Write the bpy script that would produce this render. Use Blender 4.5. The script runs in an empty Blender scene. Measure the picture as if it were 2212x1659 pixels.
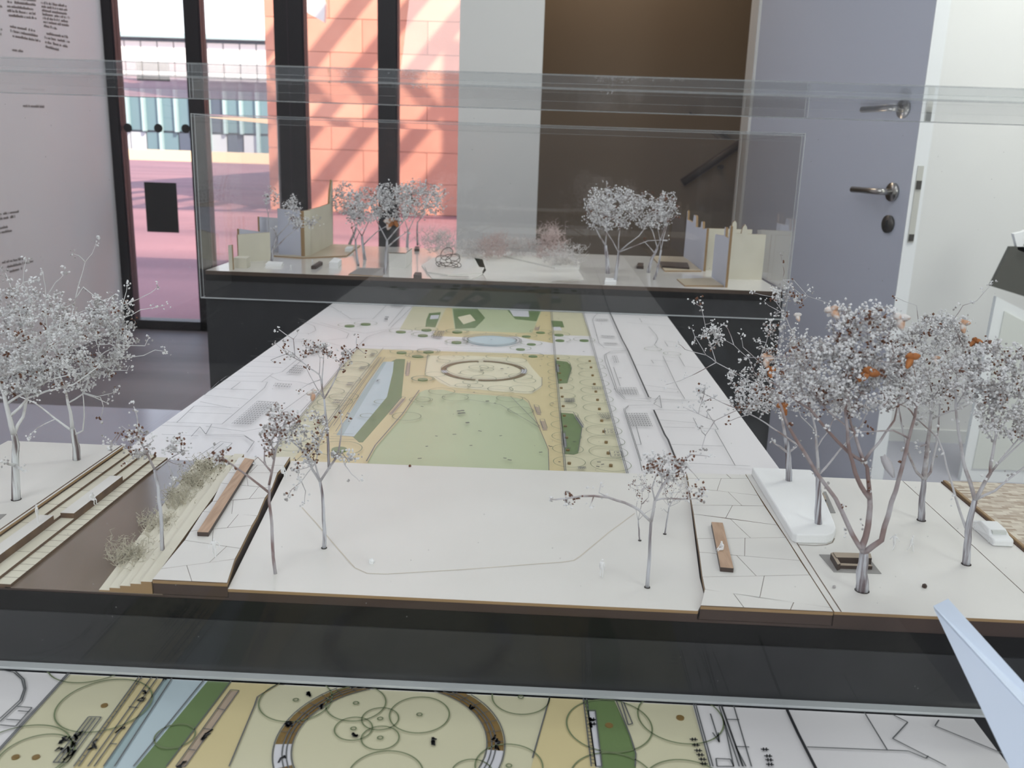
import bpy, math, random
from mathutils import Vector, Matrix
SC = bpy.context.scene
COL = SC.collection
# ------------------------------------------------------------------ camera
IW, IH, FPX = 2212, 1659, 1950.98
PITCH, ROLL, YAW = 0.2529177, 0.03317077, -0.0282999
CAM = Vector((0, 0, 1.14))
_F = Vector((math.sin(YAW)*math.cos(PITCH), math.cos(YAW)*math.cos(PITCH), -math.sin(PITCH)))
_R0 = Vector((math.cos(YAW), -math.sin(YAW), 0)); _U0 = _R0.cross(_F)
_R = math.cos(ROLL)*_R0 + math.sin(ROLL)*_U0
_U = -math.sin(ROLL)*_R0 + math.cos(ROLL)*_U0
cd = bpy.data.cameras.new('camera'); cam = bpy.data.objects.new('camera', cd); COL.objects.link(cam)
M3 = Matrix((( _R.x, _U.x, -_F.x), (_R.y, _U.y, -_F.y), (_R.z, _U.z, -_F.z)))
cam.matrix_world = Matrix.Translation(CAM) @ M3.to_4x4()
cd.sensor_width = 36; cd.lens = FPX/IW*36; cd.clip_start = 0.02; cd.clip_end = 400
cd.dof.use_dof = True; cd.dof.focus_distance = 0.86; cd.dof.aperture_fstop = 15
SC.camera = cam
# ------------------------------------------------------------------ colour management, sky, sun, assumed and added lights
SC.view_settings.view_transform = 'Standard'; SC.view_settings.look = 'None'
SC.view_settings.gamma = 1; SC.view_settings.use_curve_mapping = False
SC.view_settings.exposure = 0.0
try:
    SC.cycles.transparent_max_bounces = 32
    SC.cycles.max_bounces = 10; SC.cycles.glossy_bounces = 6; SC.cycles.transmission_bounces = 8
except Exception: pass
W = bpy.data.worlds.new('sky'); SC.world = W; W.use_nodes = True
nt = W.node_tree; bg = nt.nodes['Background']
tc = nt.nodes.new('ShaderNodeTexCoord'); sx = nt.nodes.new('ShaderNodeSeparateXYZ'); cr = nt.nodes.new('ShaderNodeValToRGB')
nt.links.new(tc.outputs['Generated'], sx.inputs[0]); nt.links.new(sx.outputs['Z'], cr.inputs[0]); nt.links.new(cr.outputs[0], bg.inputs[0])
cr.color_ramp.elements[0].position = 0.0; cr.color_ramp.elements[0].color = (1.0, 0.97, 0.93, 1)
cr.color_ramp.elements[1].position = 0.5; cr.color_ramp.elements[1].color = (0.55, 0.70, 1.0, 1)
bg.inputs[1].default_value = 2.1
def light(name, kind, loc, to, energy, color, size=(1, 1), angle=None):
    l = bpy.data.lights.new(name, kind); o = bpy.data.objects.new(name, l); COL.objects.link(o)
    o.location = loc; o.rotation_euler = (Vector(to)-Vector(loc)).to_track_quat('-Z', 'Y').to_euler()
    l.energy = energy; l.color = color
    if kind == 'AREA': l.shape = 'RECTANGLE'; l.size, l.size_y = size
    if angle: l.angle = angle
    return o
light('sun', 'SUN', (6, -6, 9), (6-.60, -6+.70, 9-.70), 7.5, (1.0, 0.87, 0.72), angle=0.012)
light('assumed_daylight', 'AREA', (2.5, -1.9, 2.2), (0.9, 3.0, 0.9), 54, (0.95, 1.0, 0.94), (1.8, 1.4))  # assumed light from behind right inside the room
light('ceiling_fill', 'AREA', (-0.5, 1.3, 3.15), (-0.5, 1.3, 0), 15, (0.92, 0.95, 1.0), (2.2, 1.2))  # unseen fill added overhead to lift the general brightness
light('wall_fill', 'AREA', (1.95, 2.1, 3.15), (2.15, 3.6, 0.9), 46, (0.97, 1.0, 0.93), (1.1, .4))  # added light with no seen source, brightens the right back wall
light('vestibule_fill', 'AREA', (-1.3, 4.5, 3.15), (-1.5, 4.4, 0), 15, (0.93, 0.92, 1.0), (1.8, .8))  # made-up light over the vestibule, lifts the left wall and floor
light('assumed_rear_daylight', 'AREA', (-1.0, -1.6, 2.6), (-.1, .9, .75), 34, (0.94, 0.98, 1.0), (1.8, 1.2))  # assumed light from behind left, lifts the near board; no window there

# ------------------------------------------------------------------ helpers
def ray(x, y): return _F + (x-IW/2)/FPX*_R - (y-IH/2)/FPX*_U
def P(x, y, z):                       # pixel -> point on the level plane z
    d = ray(x, y); return CAM + d*((z-CAM.z)/d.z)
def V(x, y, Y):                       # pixel -> point on the upright plane Y
    d = ray(x, y); return CAM + d*(Y/d.y)
def px_per_m(Y): return FPX/Y
MATS = {}
def mat(name, col, rough=.6, metal=0, noise=None, spec=None, bump=None, emit=None, stretch=None):
    if name in MATS: return MATS[name]
    m = bpy.data.materials.new(name); m.use_nodes = True; n = m.node_tree; b = n.nodes['Principled BSDF']
    b.inputs['Base Color'].default_value = (*col, 1); b.inputs['Roughness'].default_value = rough; b.inputs['Metallic'].default_value = metal
    if spec is not None: b.inputs['Specular IOR Level'].default_value = spec
    t = n.nodes.new('ShaderNodeTexCoord')
    mp = n.nodes.new('ShaderNodeMapping'); n.links.new(t.outputs['Object'], mp.inputs[0])
    if stretch: mp.inputs['Scale'].default_value = stretch
    if noise:
        sc, col2, lo, hi = noise
        nz = n.nodes.new('ShaderNodeTexNoise'); nz.inputs['Scale'].default_value = sc; nz.inputs['Detail'].default_value = 4
        r = n.nodes.new('ShaderNodeValToRGB'); n.links.new(mp.outputs[0], nz.inputs[0]); n.links.new(nz.outputs[0], r.inputs[0])
        r.color_ramp.elements[0].position = lo; r.color_ramp.elements[1].position = hi
        r.color_ramp.elements[0].color = (*col, 1); r.color_ramp.elements[1].color = (*col2, 1)
        n.links.new(r.outputs[0], b.inputs['Base Color'])
    if bump:
        nz2 = n.nodes.new('ShaderNodeTexNoise'); nz2.inputs['Scale'].default_value = bump[0]; nz2.inputs['Detail'].default_value = 3
        n.links.new(mp.outputs[0], nz2.inputs[0])
        bp = n.nodes.new('ShaderNodeBump'); bp.inputs['Strength'].default_value = bump[1]; bp.inputs['Distance'].default_value = bump[2]
        n.links.new(nz2.outputs[0], bp.inputs['Height']); n.links.new(bp.outputs[0], b.inputs['Normal'])
    MATS[name] = m; return m
def s2l(r, g, b):
    f = lambda c: (c/255/12.92) if c <= 10 else ((c/255+.055)/1.055)**2.4
    return (f(r), f(g), f(b))
def clear_mat(name, ior=1.49, tint=(1, 1, 1), dust=0.0, dustcol=(.8, .8, .8), dirt=None):
    m = bpy.data.materials.new(name); m.use_nodes = True; n = m.node_tree; n.nodes.clear()
    out = n.nodes.new('ShaderNodeOutputMaterial'); tr = n.nodes.new('ShaderNodeBsdfTransparent'); gl = n.nodes.new('ShaderNodeBsdfGlossy')
    fr = n.nodes.new('ShaderNodeFresnel'); ge = n.nodes.new('ShaderNodeNewGeometry'); mi = n.nodes.new('ShaderNodeMix')
    mi.inputs['A'].default_value = ior; mi.inputs['B'].default_value = 1/ior
    n.links.new(ge.outputs['Backfacing'], mi.inputs['Factor']); n.links.new(mi.outputs['Result'], fr.inputs['IOR'])
    tr.inputs[0].default_value = (*tint, 1); gl.inputs['Roughness'].default_value = 0.0; gl.inputs[0].default_value = (1, 1, 1, 1)
    ms = n.nodes.new('ShaderNodeMixShader'); n.links.new(fr.outputs[0], ms.inputs[0]); n.links.new(tr.outputs[0], ms.inputs[1]); n.links.new(gl.outputs[0], ms.inputs[2])
    last = ms
    if dust > 0:
        df = n.nodes.new('ShaderNodeBsdfDiffuse'); df.inputs[0].default_value = (*dustcol, 1)
        m2 = n.nodes.new('ShaderNodeMixShader'); m2.inputs[0].default_value = dust
        if dirt:
            t = n.nodes.new('ShaderNodeTexCoord'); v = n.nodes.new('ShaderNodeTexVoronoi'); v.inputs['Scale'].default_value = dirt
            n.links.new(t.outputs['Object'], v.inputs[0])
            r = n.nodes.new('ShaderNodeValToRGB'); n.links.new(v.outputs['Distance'], r.inputs[0])
            r.color_ramp.elements[0].position = .02; r.color_ramp.elements[0].color = (.22, .22, .22, 1)
            r.color_ramp.elements[1].position = .035; r.color_ramp.elements[1].color = (dust, dust, dust, 1)
            n.links.new(r.outputs[0], m2.inputs[0])
        n.links.new(ms.outputs[0], m2.inputs[1]); n.links.new(df.outputs[0], m2.inputs[2]); last = m2
    n.links.new(last.outputs[0], out.inputs[0]); MATS[name] = m; return m
def mesh(name, vs, fs, mats, fm=None, smooth=False, parent=None):
    me = bpy.data.meshes.new(name); me.from_pydata([tuple(v) for v in vs], [], fs)
    for m in (mats if isinstance(mats, (list, tuple)) else [mats]): me.materials.append(m)
    if fm: me.polygons.foreach_set('material_index', fm)
    if smooth: me.polygons.foreach_set('use_smooth', [True]*len(me.polygons))
    me.update(); o = bpy.data.objects.new(name, me); COL.objects.link(o)
    if parent: o.parent = parent; o.matrix_parent_inverse = Matrix.Translation(-Vector(parent.location)) if parent.location.length > 0 else Matrix()
    return o
class MB:
    def __init__(s): s.v = []; s.f = []; s.m = []
    def add(s, vs, fs, mi=0):
        k = len(s.v); s.v += [tuple(v) for v in vs]; s.f += [tuple(i+k for i in f) for f in fs]; s.m += [mi]*len(fs)
    def box(s, a, b, mi=0):
        (x0, y0, z0), (x1, y1, z1) = a, b
        s.add([(x0,y0,z0),(x1,y0,z0),(x1,y1,z0),(x0,y1,z0),(x0,y0,z1),(x1,y0,z1),(x1,y1,z1),(x0,y1,z1)],
              [(0,3,2,1),(4,5,6,7),(0,1,5,4),(1,2,6,5),(2,3,7,6),(3,0,4,7)], mi)
    def prism(s, poly, z0, z1, mt=0, msd=None):       # poly: list of (x,y)
        a = sum(poly[i][0]*poly[(i+1) % len(poly)][1]-poly[(i+1) % len(poly)][0]*poly[i][1] for i in range(len(poly)))
        if a < 0: poly = poly[::-1]
        n = len(poly); k = len(s.v)
        s.v += [(p[0], p[1], z0) for p in poly]+[(p[0], p[1], z1) for p in poly]
        s.f.append(tuple(k+n+i for i in range(n))); s.m.append(mt)
        s.f.append(tuple(k+n-1-i for i in range(n))); s.m.append(mt if msd is None else msd)
        for i in range(n):
            j = (i+1) % n; s.f.append((k+i, k+j, k+n+j, k+n+i)); s.m.append(mt if msd is None else msd)
    def slab(s, pts, thick, mi=0, me=None):           # polygon of 3-D points pushed back along its normal
        pts = [Vector(p) for p in pts]; nn = Vector((0, 0, 0))
        for i in range(len(pts)):
            a, b = pts[i], pts[(i+1) % len(pts)]; nn += a.cross(b)
        nn.normalize(); n = len(pts); k = len(s.v)
        s.v += [tuple(p) for p in pts]+[tuple(p-nn*thick) for p in pts]
        s.f.append(tuple(k+i for i in range(n))); s.m.append(mi)
        s.f.append(tuple(k+n+n-1-i for i in range(n))); s.m.append(mi)
        for i in range(n):
            j = (i+1) % n; s.f.append((k+i, k+n+i, k+n+j, k+j)); s.m.append(mi if me is None else me)
    def tube(s, pts, rad, n=6, mi=0, cap=True, flute=0):
        pts = [Vector(p) for p in pts]
        if not isinstance(rad, (list, tuple)): rad = [rad]*len(pts)
        k = len(s.v); u = None
        for i, p in enumerate(pts):
            d = (pts[min(i+1, len(pts)-1)]-pts[max(i-1, 0)])
            if d.length < 1e-9: d = Vector((0, 0, 1))
            d.normalize()
            if u is None: u = d.orthogonal().normalized()
            else:
                u = (u-d*u.dot(d)); u = u.normalized() if u.length > 1e-6 else d.orthogonal().normalized()
            w = d.cross(u)
            for j in range(n):
                a = 2*math.pi*j/n; s.v.append(tuple(p+(u*math.cos(a)+w*math.sin(a))*rad[i]*(1-flute*(j % 2))))
        for i in range(len(pts)-1):
            for j in range(n):
                a = k+i*n+j; b = k+i*n+(j+1) % n; s.f.append((a, b, b+n, a+n)); s.m.append(mi)
        if cap:
            s.f.append(tuple(k+n-1-j for j in range(n))); s.m.append(mi)
            e = k+(len(pts)-1)*n; s.f.append(tuple(e+j for j in range(n))); s.m.append(mi)
    def disc(s, c, axis, r, h, n=20, mi=0):
        c = Vector(c); axis = Vector(axis).normalized(); s.tube([c, c+axis*h], r, n, mi)
    def build(s, name, mats, parent=None, smooth=False):
        return mesh(name, s.v, s.f, mats, s.m, smooth, parent)
def tag(o, label, cat, group=None, kind=None):
    if label: o['label'] = label
    if cat: o['category'] = cat
    if group: o['group'] = group
    if kind: o['kind'] = kind
    return o
def empty(name, loc, label, cat, group=None):
    o = bpy.data.objects.new(name, None); COL.objects.link(o); o.location = loc; o.empty_display_size = .02
    return tag(o, label, cat, group)
def struct(o): o['kind'] = 'structure'; return o
rnd = random.Random(7)

# ------------------------------------------------------------------ materials
m_wall = mat('white_wall_paint', (.70, .70, .69), .75, noise=(1.2, (.66, .66, .66), .3, .7))
m_corr = mat('brown_corridor_wall', (.20, .155, .11), .6, noise=(.8, (.17, .13, .095), .3, .7))
m_floor = mat('pale_grey_floor', (.40, .40, .46), .22, noise=(2, (.37, .37, .43), .3, .7))
m_conc = mat('dark_concrete_floor', (.17, .15, .155), .55, noise=(1.3, (.085, .075, .08), .35, .7), stretch=(.35, 2.2, 1))
m_black = mat('black_powder_coated_frame', (.012, .011, .013), .45)
m_frame2 = mat('dark_purple_frame_side', (.03, .022, .028), .5)
m_door = mat('grey_blue_door_face', (.60, .635, .74), .5)
m_dooredge = mat('white_door_edge', (.80, .82, .84), .5)
m_steel = mat('brushed_steel', (.45, .44, .42), .28, metal=1)
m_darksteel = mat('dark_steel', (.10, .095, .09), .4, metal=.6)
m_plinth = mat('charcoal_plinth_board', (.019, .020, .022), .55, noise=(40, (.024, .025, .028), .3, .7))
m_blackrec = mat('black_base_block', (.004, .004, .004), .7, spec=.2)
m_ven = mat('white_limed_veneer', (.74, .725, .70), .42, noise=(9, (.70, .685, .655), .35, .7))
m_ven2 = mat('cream_veneer', (.70, .67, .56), .5, noise=(14, (.64, .61, .50), .35, .7))
m_gloss = mat('glossy_white_model_board', (.72, .70, .68), .10, noise=(5, (.68, .66, .62), .4, .7))
m_warm = mat('warm_veneer', (.55, .48, .36), .45, noise=(10, (.48, .41, .30), .35, .7))
m_burn = mat('laser_burnt_edge', (.16, .095, .05), .7, noise=(90, (.09, .05, .03), .3, .7))
m_burn2 = mat('dark_brown_base_edge', (.055, .032, .024), .7)
m_plyedge = mat('golden_ply_edge', (.33, .21, .10), .6)
m_water = mat('brown_gloss_water_sheet', (.20, .155, .12), .12, noise=(6, (.17, .13, .10), .3, .7))
m_oak = mat('pale_oak_beam', (.52, .35, .24), .6, noise=(60, (.40, .26, .17), .35, .65), stretch=(6, .6, 1))
m_wal = mat('dark_walnut', (.05, .03, .022), .55)
m_walt = mat('worn_bench_top', (.38, .31, .24), .6)
m_foam = mat('white_foam', (.86, .87, .88), .9, bump=(900, .35, .0006))
m_mat = mat('grey_card', (.30, .29, .28), .7)
m_fig = mat('white_figure_plastic', (.85, .85, .86), .6)
m_bark = mat('white_sprayed_bark', (.60, .61, .66), .85, noise=(140, (.16, .12, .13), .42, .62), stretch=(3, 3, .12), bump=(400, .6, .0006))
m_twig = mat('white_sprayed_twig', (.58, .57, .60), .85, noise=(60, (.22, .15, .14), .48, .70))
m_twigw = mat('bright_white_twig', (.78, .79, .80), .85, noise=(60, (.40, .36, .34), .55, .75))
m_barkw = mat('bright_white_bark', (.76, .78, .80), .85, noise=(140, (.18, .14, .14), .45, .64), stretch=(3, 3, .12), bump=(400, .6, .0006))
m_barkr = mat('reddish_bark', (.50, .47, .50), .8, noise=(90, (.16, .06, .05), .45, .6), stretch=(1, 1, .3))
m_twigp = mat('pinkish_bare_twig', (.27, .19, .18), .85, noise=(40, (.52, .50, .53), .40, .62))
m_bud = mat('white_sprayed_bud', (.78, .78, .80), .9)
m_budg = mat('grey_bud', (.42, .40, .40), .9)
m_budb = mat('brown_bud', (.17, .075, .045), .9)
m_leafo = mat('orange_brown_dried_leaf', (.50, .18, .045), .6, noise=(120, (.30, .10, .03), .4, .7))
m_leafp = mat('pale_peach_dried_leaf', (.66, .40, .27), .7, noise=(150, (.82, .78, .77), .40, .55))
m_leafg = mat('grey_curled_leaf', (.52, .50, .53), .8, noise=(120, (.30, .20, .16), .5, .7))
m_lich = mat('cream_lichen', (.60, .56, .45), .9, noise=(200, (.50, .47, .38), .3, .7))
m_lichd = mat('dark_lichen_tips', (.10, .07, .04), .9)
m_acr = clear_mat('clear_acrylic', 1.22, (1, 1, 1), .0025, (.8, .8, .83), dirt=60)
m_acr_top = clear_mat('clear_acrylic_lid', 1.49, (.97, .98, .98), .04, (.66, .70, .76))
m_acr_haze = clear_mat('dusty_clear_acrylic', 1.49, (1, 1, 1), .006, (.62, .60, .62), dirt=45)
m_glass = clear_mat('window_glass', 1.45, (.96, .97, .97), .0)
m_edge = bpy.data.materials.new('painted_edge_glint'); m_edge.use_nodes = True  # gleam of the pane edges put in as whitish diffuse colour
_n = m_edge.node_tree; _n.nodes.clear()
_o = _n.nodes.new('ShaderNodeOutputMaterial'); _a = _n.nodes.new('ShaderNodeBsdfTransparent'); _b = _n.nodes.new('ShaderNodeBsdfDiffuse'); _c = _n.nodes.new('ShaderNodeMixShader'); _g = _n.nodes.new('ShaderNodeBsdfGlossy'); _m2 = _n.nodes.new('ShaderNodeMixShader')
_b.inputs[0].default_value = (.72, .76, .78, 1); _c.inputs[0].default_value = .85; _g.inputs['Roughness'].default_value = .15; _m2.inputs[0].default_value = .25
_n.links.new(_a.outputs[0], _c.inputs[1]); _n.links.new(_b.outputs[0], _c.inputs[2]); _n.links.new(_c.outputs[0], _m2.inputs[1]); _n.links.new(_g.outputs[0], _m2.inputs[2]); _n.links.new(_m2.outputs[0], _o.inputs[0])

m_edge_soft = m_edge.copy(); m_edge_soft.name = 'faint_edge_glint'
for _q in m_edge_soft.node_tree.nodes:
    if _q.type == 'MIX_SHADER': _q.inputs[0].default_value = .16
# ------------------------------------------------------------------ room shell
XL, XR, YB, YF, YN, ZC = -2.56, 2.6, 3.72, 5.45, -3.2, 3.25
b = MB(); b.box((XL, YN, -.05), (XR, YB, 0)); struct(b.build('floor', m_floor))
b = MB(); b.box((XL-.4, YB, -.05), (XR, YF+.3, -.004)); struct(b.build('floor', m_conc))
b = MB(); b.box((XL-.2, YN-.2, ZC), (XR+.2, YF+.05, ZC+.15)); struct(b.build('ceiling', m_wall))
b = MB(); b.box((XL-.15, YN, 0), (XL, YF-.02, ZC)); wl = struct(b.build('wall_left', m_wall))
b = MB(); b.box((XR, YN, 0), (XR+.15, YF, ZC)); struct(b.build('wall_right', m_wall))
b = MB(); b.box((XL, YN-.15, 0), (XR, YN, ZC)); struct(b.build('wall_front', mat('dark_grey_wall', (.10, .10, .105), .7)))
xo0, xo1 = V(1160, 300, YB).x+.01, V(1618, 0, YB).x+.04          # doorway between these
xc0 = V(991, 200, YB).x
b = MB(); b.box((xc0, YB, 0), (xo0, YB+.14, ZC)); b.box((xo1, YB, 0), (XR, YB+.14, ZC)); b.box((xo0, YB, 2.15), (xo1, YB+.14, ZC))
struct(b.build('wall_back', m_wall))
b = MB(); b.box((xo1+.02, YB-.012, 0), (XR, YB, .055)); struct(b.build('baseboard_back', mat('white_baseboard', (.66, .67, .66), .5)))
# corridor behind the doorway
cxl = xc0+.06
b = MB(); b.box((cxl, YB+1.25, 0), (xo1+.9, YB+1.35, 2.7)); b.box((cxl, YB+.15, 0), (cxl+.08, YB+1.25, 2.7)); b.box((xo1+.8, YB+.15, 0), (xo1+.9, YB+1.25, 2.7)); b.box((cxl, YB+.14, 2.7), (xo1+.9, YB+1.35, 2.8))
struct(b.build('wall_corridor', m_corr))
light('assumed_corridor_light', 'AREA', (xo0+.3, YB+.75, 2.6), (xo0+.3, YB+.75, 0), 7, (1.0, .80, .58), (.5, .3))  # assumed unseen light that warms the brown corridor wall
h = empty('handrail', V(1520, 365, YB+.9), 'dark brown round handrail sloping down inside the doorway', 'handrail')
b = MB(); p0, p1 = V(1474, 395, YB+1.18), V(1620, 296, YB+1.18); b.tube([p0, p0.lerp(p1, .5), p1], .022, 12); b.build('rail', mat('dark_brown_rail', (.035, .02, .017), .5), h, True)
b = MB(); q = V(1560, 352, YB+1.18); b.disc(q+Vector((0, 0.0, -.02)), (0, 1, 0), .012, .07, 10); b.build('bracket', m_darksteel, h)
# left wall print: blocks of small text
pt = empty('wall_text', (XL+.001, 3.0, 1.5), 'blocks of small grey lettering printed on the left white wall', 'wall text')
def on_left(x, y):
    d = ray(x, y); t = (XL+.0015)/d.x; return CAM+d*t
m_ink = mat('grey_ink', (.20, .185, .17), .8)
LN = 'the square is a place for walking meeting sitting under trees by the water and new paths cross lawn edge '.split()
def text_line(x0, y0, x1, y1, h_px, seed):
    a, c = on_left(x0, y0), on_left(x1, y1); up = on_left(x0, y0-h_px)
    hh = abs(up.z-a.z); width = (c-a).length; r = random.Random(seed); mbx = MB(); dirv = (c-a).normalized(); t = 0
    while t < width:
        w = hh*r.uniform(.35, .6)
        if r.random() < .16: t += hh*.45; continue
        p = a+dirv*t; e = a+dirv*min(t+w*.8, width); hz = hh*r.choice([.55, .55, .6, .85])
        mbx.add([p, e, e+Vector((0, 0, hz)), p+Vector((0, 0, hz))], [(0, 1, 2, 3)]); t += w
    return mbx
tl = []
for i, (x1) in enumerate([78, 79, 74, 77, 79]): tl.append((16, 3+(i-1)*9.6, x1, 10+(i-1)*9.6))
for i, x1 in enumerate([76, 82, 88]): tl.append((22+i, 56+i*10, x1, 66+i*11))
for i, x1 in enumerate([144, 148, 145, 151, 147, 149, 123]): tl.append((89+i, 5+(i)*8.3, x1, 10+i*8.3+(x1-92)*.05))
for i, x1 in enumerate([149, 151, 146, 131]): tl.append((96+i, 71+i*9.6, x1, 80+i*10-(2 if i == 3 else 0)))
tl += [(27, 107, 50, 110), (50, 228, 96, 230), (0, 13, 7, 14), (0, 62, 8, 64), (0, 73, 5, 74), (0, 462, 41, 456), (0, 472, 33, 467), (0, 492, 17, 489), (0, 502, 26, 497),
       (3, 567, 50, 558), (16, 576, 72, 563), (21, 586, 48, 579)]
for i, (x0, y0, x1, y1) in enumerate(tl):
    m_ = text_line(x0, y0+3, x1, y1+3, 7, i)
    if m_.v:
        o = m_.build('text_line', m_ink, pt)
m_ = MB(); a, c = on_left(47, 193), on_left(97, 196); m_.add([a, c, c+Vector((0, 0, .006)), a+Vector((0, 0, .006))], [(0, 1, 2, 3)]); m_.build('rule_line', m_ink, pt)

# open door on the right
LX, LY = 1.052, 2.70                       # latch edge, hinge near the doorway
hx, hy = xo1+.0, YB-.05
dv = Vector((LX-hx, LY-hy, 0)); dl = dv.length; dv.normalize(); dn = Vector((dv.y, -dv.x, 0))    # dn faces the camera side
if dn.y > 0: dn = -dn
dside = Vector((-dv.y, dv.x, 0))
if dside.x > 0: dside = -dside            # side facing left (grey-blue face)
th = .045
door = empty('door_1', (hx, hy, 0), None, None); door['kind'] = 'structure'
b = MB(); A0 = Vector((hx, hy, .01)); A1 = A0+dv*dl
pf = [(A0.x, A0.y), (A1.x, A1.y), (A1.x-dside.x*th, A1.y-dside.y*th), (A0.x-dside.x*th, A0.y-dside.y*th)]
b.prism(pf, .01, 2.14, 0)
o = b.build('door_leaf', [m_door], door)
b = MB(); e0 = A1+dv*.002; pf = [(A1.x, A1.y), (e0.x, e0.y), (e0.x-dside.x*th, e0.y-dside.y*th), (A1.x-dside.x*th, A1.y-dside.y*th)]
b.prism(pf, .01, 2.14); b.build('edge_band', m_dooredge, door)
# lock plate on the edge
def on_door_edge(frac, z): p = A1+dv*.002-dside*th*frac; return Vector((p.x, p.y, z))
def zpx(x, y, p): # height of pixel row at point p
    d = ray(x, y); t = Vector((p.x, p.y)).length/Vector((d.x, d.y)).length; return CAM.z+d.z*t
ep = A1
zt_, zb_ = zpx(1981, 358, ep), zpx(1958, 524, ep)
b = MB(); c0, c1 = on_door_edge(.28, 0), on_door_edge(.72, 0)
b.prism([(c0.x, c0.y), (c0.x+dv.x*.002, c0.y+dv.y*.002), (c1.x+dv.x*.002, c1.y+dv.y*.002), (c1.x, c1.y)], zb_, zt_)
lk = b.build('lock_plate', mat('pale_steel_plate', (.62, .62, .58), .35, metal=.3), door)
for z0, z1 in ((zpx(1975, 409, ep), zpx(1976, 390, ep)), (zb_+.004, zb_+.024)):
    b = MB(); c0, c1 = on_door_edge(.33, 0)+dv*.002, on_door_edge(.67, 0)+dv*.002
    b.prism([(c0.x, c0.y), (c0.x+dv.x*.003, c0.y+dv.y*.003), (c1.x+dv.x*.003, c1.y+dv.y*.003), (c1.x, c1.y)], z0, z1); b.build('latch', m_darksteel, door)
hp = A1-dv*.075; hz = zpx(1935, 415, hp)
b = MB(); hp3 = Vector((hp.x, hp.y, hz)); b.disc(hp3, dside, .027, .009, 28); rose = b.build('handle_rose', m_steel, door, True)
b = MB(); q0 = hp3+dside*.008; q1 = hp3+dside*.045; b.tube([q0, q1*.6+q0*.4, q1, q1-dv*.012+dside*.004, q1-dv*.04, q1-dv*.14], [.0095]*6, 12); b.build('handle_lever', m_steel, rose, True)
kz = zpx(1922, 484, hp)
kp = Vector((hp.x, hp.y, kz)); b = MB(); b.disc(kp, dside, .026, .008, 28); krose = b.build('keyhole_rose', m_darksteel, door, True)
b = MB(); b.tube([kp+dside*.008+Vector((0, 0, .012)), kp+dside*.008-Vector((0, 0, .012))], .004, 8); b.build('keyhole', m_black, krose)

# free-standing panel at the right edge
pn = empty('notice_stand', (1.75, 3.2, 0), 'freestanding white notice stand with dark sign at the right edge', 'notice stand')
YP = 3.24
pl = P(2074, 1038, 0); plx = V(2074, 1038, YP).x
def PX(x, y): v = V(x, y, YP); return v
b = MB(); x0 = plx; xr = x0+.5
zt1 = PX(2140, 640).z; zt2 = zt1-.15
b.slab([(x0+.0, YP, .0), (xr, YP, .0), (xr, YP, zt2-.06), (x0+.02, YP, zt1)], .02); b.build('panel_board', mat('panel_white', (.80, .82, .82), .6), pn)
b = MB(); wd = .035
b.slab([(x0+wd, YP-.004, .05), (xr, YP-.004, .05), (xr, YP-.004, zt2-.11), (x0+wd+.02, YP-.004, zt1-.05)], .004); b.build('panel_inset', mat('panel_inset', (.66, .68, .64), .6), pn)
b = MB(); b.slab([PX(2141, 618), PX(2250, 652), PX(2250, 532), PX(2200, 533), PX(2183, 533)], .02); b.build('dark_sign', mat('dark_olive_grey_print', (.085, .085, .075), .6), pn)
b = MB(); b.slab([PX(2190, 505), PX(2199, 540), PX(2250, 560), PX(2260, 470), PX(2212, 500)], .02); b.build('printed_sheet', mat('sheet_white', (.84, .85, .86), .6), pn)
cu = bpy.data.curves.new('n_lettering', 'FONT'); cu.body = 'n'; cu.size = .075; cu.extrude = .0005
to = bpy.data.objects.new('lettering', cu); COL.objects.link(to); lp = PX(2200, 528); to.location = (lp.x, YP-.024, lp.z); to.rotation_euler = (math.pi/2, .38, 0)
dg = bpy.context.evaluated_depsgraph_get(); me = bpy.data.meshes.new_from_object(to.evaluated_get(dg)); me.materials.clear(); me.materials.append(m_ink)
bpy.data.objects.remove(to); to = bpy.data.objects.new('lettering', me); COL.objects.link(to); to.location = (lp.x, YP-.024, lp.z); to.rotation_euler = (math.pi/2, .38, 0)
to.parent = pn; to.matrix_parent_inverse = Matrix.Translation(-Vector(pn.location))

# ------------------------------------------------------------------ glazed facade
win = empty('window_1', (-1.5, YF, 0), None, None); win['kind'] = 'structure'
def vx(x): return V(x, 0, YF).x
posts = [(212, 246), (400, 434), (594, 658), (818, 861)]
xs = [(vx(a), vx(c)) for a, c in posts]
for i, (a, c) in enumerate(xs):
    b = MB(); b.box((a, YF-.04, 0), (c-.008, YF+.05, ZC)); b.build('mullion', m_black, win)
    b = MB(); b.box((c-.008, YF-.03, 0), (c, YF+.05, ZC)); b.build('mullion_edge', m_frame2, win)
b = MB(); b.box((xs[2][0]+.075, YF-.042, 0), (xs[2][0]+.082, YF-.04, ZC)); b.build('frame_joint', m_frame2, win)
zr = V(400, 692, YF).z
b = MB(); b.box((xs[0][1], YF-.04, 0), (xs[2][0], YF+.05, zr)); b.box((xs[2][1], YF-.04, 0), (xc0+.02, YF+.05, zr*.6)); b.build('bottom_rail', m_black, win)
b = MB(); b.box((XL, YF-.04, ZC-.08), (xc0+.02, YF+.05, ZC)); b.build('top_rail', m_black, win)
edges = [xs[0][1], xs[1][0], xs[1][1], xs[2][0], xs[2][1], xs[3][0], xs[3][1], xc0+.02]
for i in range(0, 8, 2):
    b = MB(); b.box((edges[i], YF, zr if i < 4 else zr*.6), (edges[i+1], YF+.008, ZC-.08)); b.build('glass_pane', m_glass, win)
b = MB(); b.box((xc0+.02, YB+.14, 0), (xc0+.055, YF+.1, ZC)); struct(b.build('wall_vestibule', m_wall))
stk = mat('black_vinyl', (.028, .028, .028), .7)
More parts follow.
